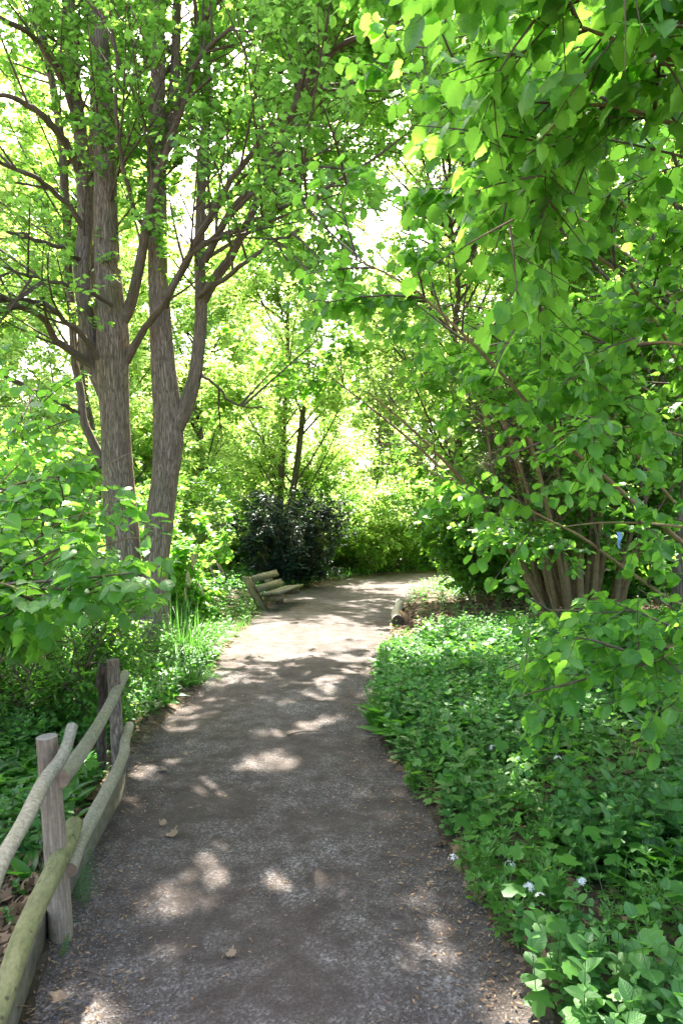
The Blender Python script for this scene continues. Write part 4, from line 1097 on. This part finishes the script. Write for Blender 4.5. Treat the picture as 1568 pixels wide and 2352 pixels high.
for px, py, d, sz, lab in [(385, 1935, 3.66, .075, "pale lobed dead leaf on the path below the crooked rail's far half"), (383, 1772, 4.6, .06, "curled pale dead leaf on the path right of the slim post"), (150, 2312, 2.38, .075, "largest dead brown leaf at the bottom left beside the edging board"),
                           (520, 2200, 2.65, .045, "small orange-brown dead leaf in the middle of the near path"), (432, 1737, 4.9, .045, "tiny whitish dead leaf on the path in a light fleck"), (370, 1900, 3.75, .05, "folded dead leaf behind the pale lobed one")]:
    q = P(px, py, d); q[2] = .022 + (0.03 if px < 200 else 0)
    B = Bag(); a = U(0, 6.28)
    inst((LOBED[0] * [1, 1, 0] + np.column_stack([0 * LOBED[0][:, 0], 0 * LOBED[0][:, 0], .9 * LOBED[0][:, 0] ** 2 + .35 * (LOBED[0][:, 1] - .4) ** 2 + .12 * np.sin(LOBED[0][:, 0] * 19)]), LOBED[1], LOBED[2]), q[None], np.array([[math.cos(a), math.sin(a), .12]]), np.array([[.15, -.3, 1.0]]), sz, np.array([.75]), B)
    tag(B.build("dead_leaf", M_LEAFB), lab, "leaf")
for pts, r, lab in [([(660, 1690, 5.35), (690, 1684, 5.4), (735, 1680, 5.45)], .006, "crooked thin dead twig lying across the middle of the path"), ([(598, 1863, 4.0), (620, 1867, 3.98)], .006, "short stub of twig on the bare mid path"),
                    ([(845, 1700, 5.27), (885, 1697, 5.28)], .008, "pale stick poking onto the path from the right bank"), ([(190, 2235, 2.55), (245, 2258, 2.5)], .004, "thin twig on the soil near the thick pale post")]:
    c = np.array([P(*p) for p in pts]); c[:, 2] = .018 if c[0, 0] > -1 else .03
    q = catmull(c, 8); q[:, 2] += np.sin(np.linspace(0, 3.1, 8)) * .008
    B = Bag(); B.add(*tube(q, np.linspace(r, r * .5, 8), 7, True, .1)); tag(B.build("twig", M_TWIG), lab, "twig")

# ------------------------------------------------------------------ sedge tussocks
def blades(base, n, L, B, r=.12, w=.006, up=1.0, droop=.9):
    a = U(0, 6.28, n); rr = r * np.sqrt(rng.random(n))
    p0 = base + np.column_stack([np.cos(a) * rr, np.sin(a) * rr, np.zeros(n)])
    a = a + rng.normal(size=n) * .5; out = U(.15, .9, n); l = L * U(.5, 1.15, n)
    s = np.linspace(0, 1, 7)
    hor = (out[:, None] * (s + .5 * s ** 2)) * l[:, None] * .7
    z = l[:, None] * (up * s * (1 - .25 * out[:, None]) - droop * out[:, None] * s ** 2.4)
    c = p0[:, None, :] + np.stack([np.cos(a)[:, None] * hor, np.sin(a)[:, None] * hor, z], 2)
    c[:, :, 2] = np.maximum(c[:, :, 2], .03)
    sd = np.stack([-np.sin(a), np.cos(a), np.zeros(n)], 1)[:, None, :] * (w * (1 - s ** 1.5) + .0006)[None, :, None] * U(.7, 1.3, n)[:, None, None]
    V = np.stack([c - sd, c + np.array([0, 0, -.002]), c + sd], 2).reshape(-1, 3)
    i = np.arange(6)[:, None] * 3; j = np.arange(2)[None]
    q = (i + j).ravel(); T = np.vstack([np.stack([q, q + 1, q + 4], 1), np.stack([q, q + 4, q + 3], 1)])
    T = (T[None] + (np.arange(n) * 21)[:, None, None]).reshape(-1, 3)
    A = np.zeros((len(V), 3)); A[:, 2] = np.repeat(rng.random(n), 21); A[:, 0] = np.tile([-1, 0, 1], 7 * n)
    B.add(V, T, A)
def tussock(px, py, d, n, L, label, cat="sedge", r=.12, flowers=0, w=.006, name="sedge_tussock", **k):
    c = P(px, py, d); c[2] = float(gz(c[:1], c[1:2])[0]) - .01
    t = thing(name, c, label, cat)
    B = Bag(); blades(c, n, L, B, r, w, **k); B.build("blades", M_SEDGE, t)
    if flowers:
        for i in range(flowers):
            a = U(-1.2, 1.2); s = np.linspace(0, 1, 10)[:, None]
            dirv = np.array([math.sin(a) * .35, -.15 * math.cos(a), 0])
            H = U(1.15, 1.5)
            pts = c + dirv * s * .5 + dirv * s ** 3 * .9 + np.array([0, 0, 1.0]) * (s * H * 1.12 - .22 * s ** 5 * H)
            B = Bag(); B.add(*tube(pts, np.linspace(.005, .0025, 10), 5, True)); f = B.build("flower_stalk", M_STEM, t)
            for j in (-1, -2, -4):
                q0 = pts[j]; ss = np.linspace(0, 1, 6)[:, None]
                q = q0 + np.array([dirv[0] * .25, 0, 0]) * ss - np.array([0, 0, .16]) * ss ** 1.3
                B = Bag(); B.add(*tube(q, [.003, .007, .008, .008, .006, .002], 6, True, .15, j))
                B.build("catkin", M_CATKIN, f)
    return t
M_CATKIN = plain_mat("sedge_catkin", [(0.3, (0.22, 0.19, 0.08)), (0.7, (0.40, 0.34, 0.17))], 80)
tussock(420, 1490, 8.2, 220, .95, "tall pendulous sedge with drooping catkins at the foot of the twin maple", r=.26, flowers=6, w=.007)
tussock(440, 1562, 7.0, 220, .42, "low fine grass tussock spilling onto the left path edge", "grass", r=.14, w=.004, name="grass_tussock")
tussock(480, 1455, 9.6, 180, .40, "grass tussock on the left verge beyond the sedge", "grass", r=.3, w=.005, name="grass_tussock")
B = Bag()
pos, o_ = scatter(260, -3.2, -1.2, 8.5, 13.0, .02, 1.0)
for p in pos: blades(p, 14, .22, B, .06, .004)
pos, o_ = scatter(420, -3, 7, 13, 24, .02, 1.0)
for p in pos: blades(p, 10, .4, B, .1, .008)
pos, o_ = scatter(160, -2.2, -1.0, 2.4, 7, .02, .5)
for p in pos: blades(p, 8, .12, B, .03, .0025)
stuff(B, "grass", M_SEDGE, "short green grass along the path verges", "grass")

# horsetails beside the near post
B0 = None
for i, (px, py, d, h, lab) in enumerate([(193, 2060, 2.95, .26, "tallest feathery horsetail standing beside the thick pale post"), (178, 2040, 3.0, .17, "shorter horsetail touching the thick pale post"), (142, 2230, 2.62, .10, "small horsetail lying flat below the thick pale post")]):
    c = P(px, py, d); c[2] = .02
    t = thing("horsetail", c, lab, "plant", "horsetails by the post")
    B = Bag(); pts = c + np.linspace(0, 1, 8)[:, None] * np.array([.03, 0, h]); B.add(*tube(pts, np.linspace(.0025, .001, 8), 5)); B.build("stem", M_STEM, t)
    segs = []
    for k in range(9):
        for j in range(8):
            a = j * .785 + k * .3; z0 = c + np.array([.03, 0, h]) * (k + 1.5) / 10.5; l = h * .26 * (1 - k / 11)
            s = np.linspace(0, 1, 3)[:, None]
            segs.append(z0 + np.array([math.cos(a), math.sin(a), .45]) * l * s)
    B = Bag(); B.add(*thin_tubes(np.array(segs), .0013, .0006, 3)); B.build("whorls", M_STEM, t)

# blue tape on the hazel
M_TAPE = plain_mat("blue_tape", [(0.3, (0.20, 0.34, 0.62)), (0.7, (0.32, 0.48, 0.78))], 30, .5)
c = P(1421, 1222, 4.15); s = np.linspace(0, 1, 9)
V = np.vstack([c + np.column_stack([.006 * np.sin(s * 7) - .014 + .006 * s, .01 * np.cos(s * 5), -.10 * s]), c + np.column_stack([.006 * np.sin(s * 7) + .012 - .004 * s, .01 * np.cos(s * 5 + .8), -.10 * s])])
V = np.vstack([V, V + [0, .0015, 0]])
T = []
for i in range(8):
    a, b_, c_, d_ = i, i + 1, i + 10, i + 9
    T += [(a, b_, c_), (a, c_, d_), (a + 18, c_ + 18, b_ + 18), (a + 18, d_ + 18, c_ + 18)]
tag(mesh("plastic_tape", V, np.array(T), M_TAPE), "short strip of pale blue plastic tape hanging from a hazel twig", "tape")
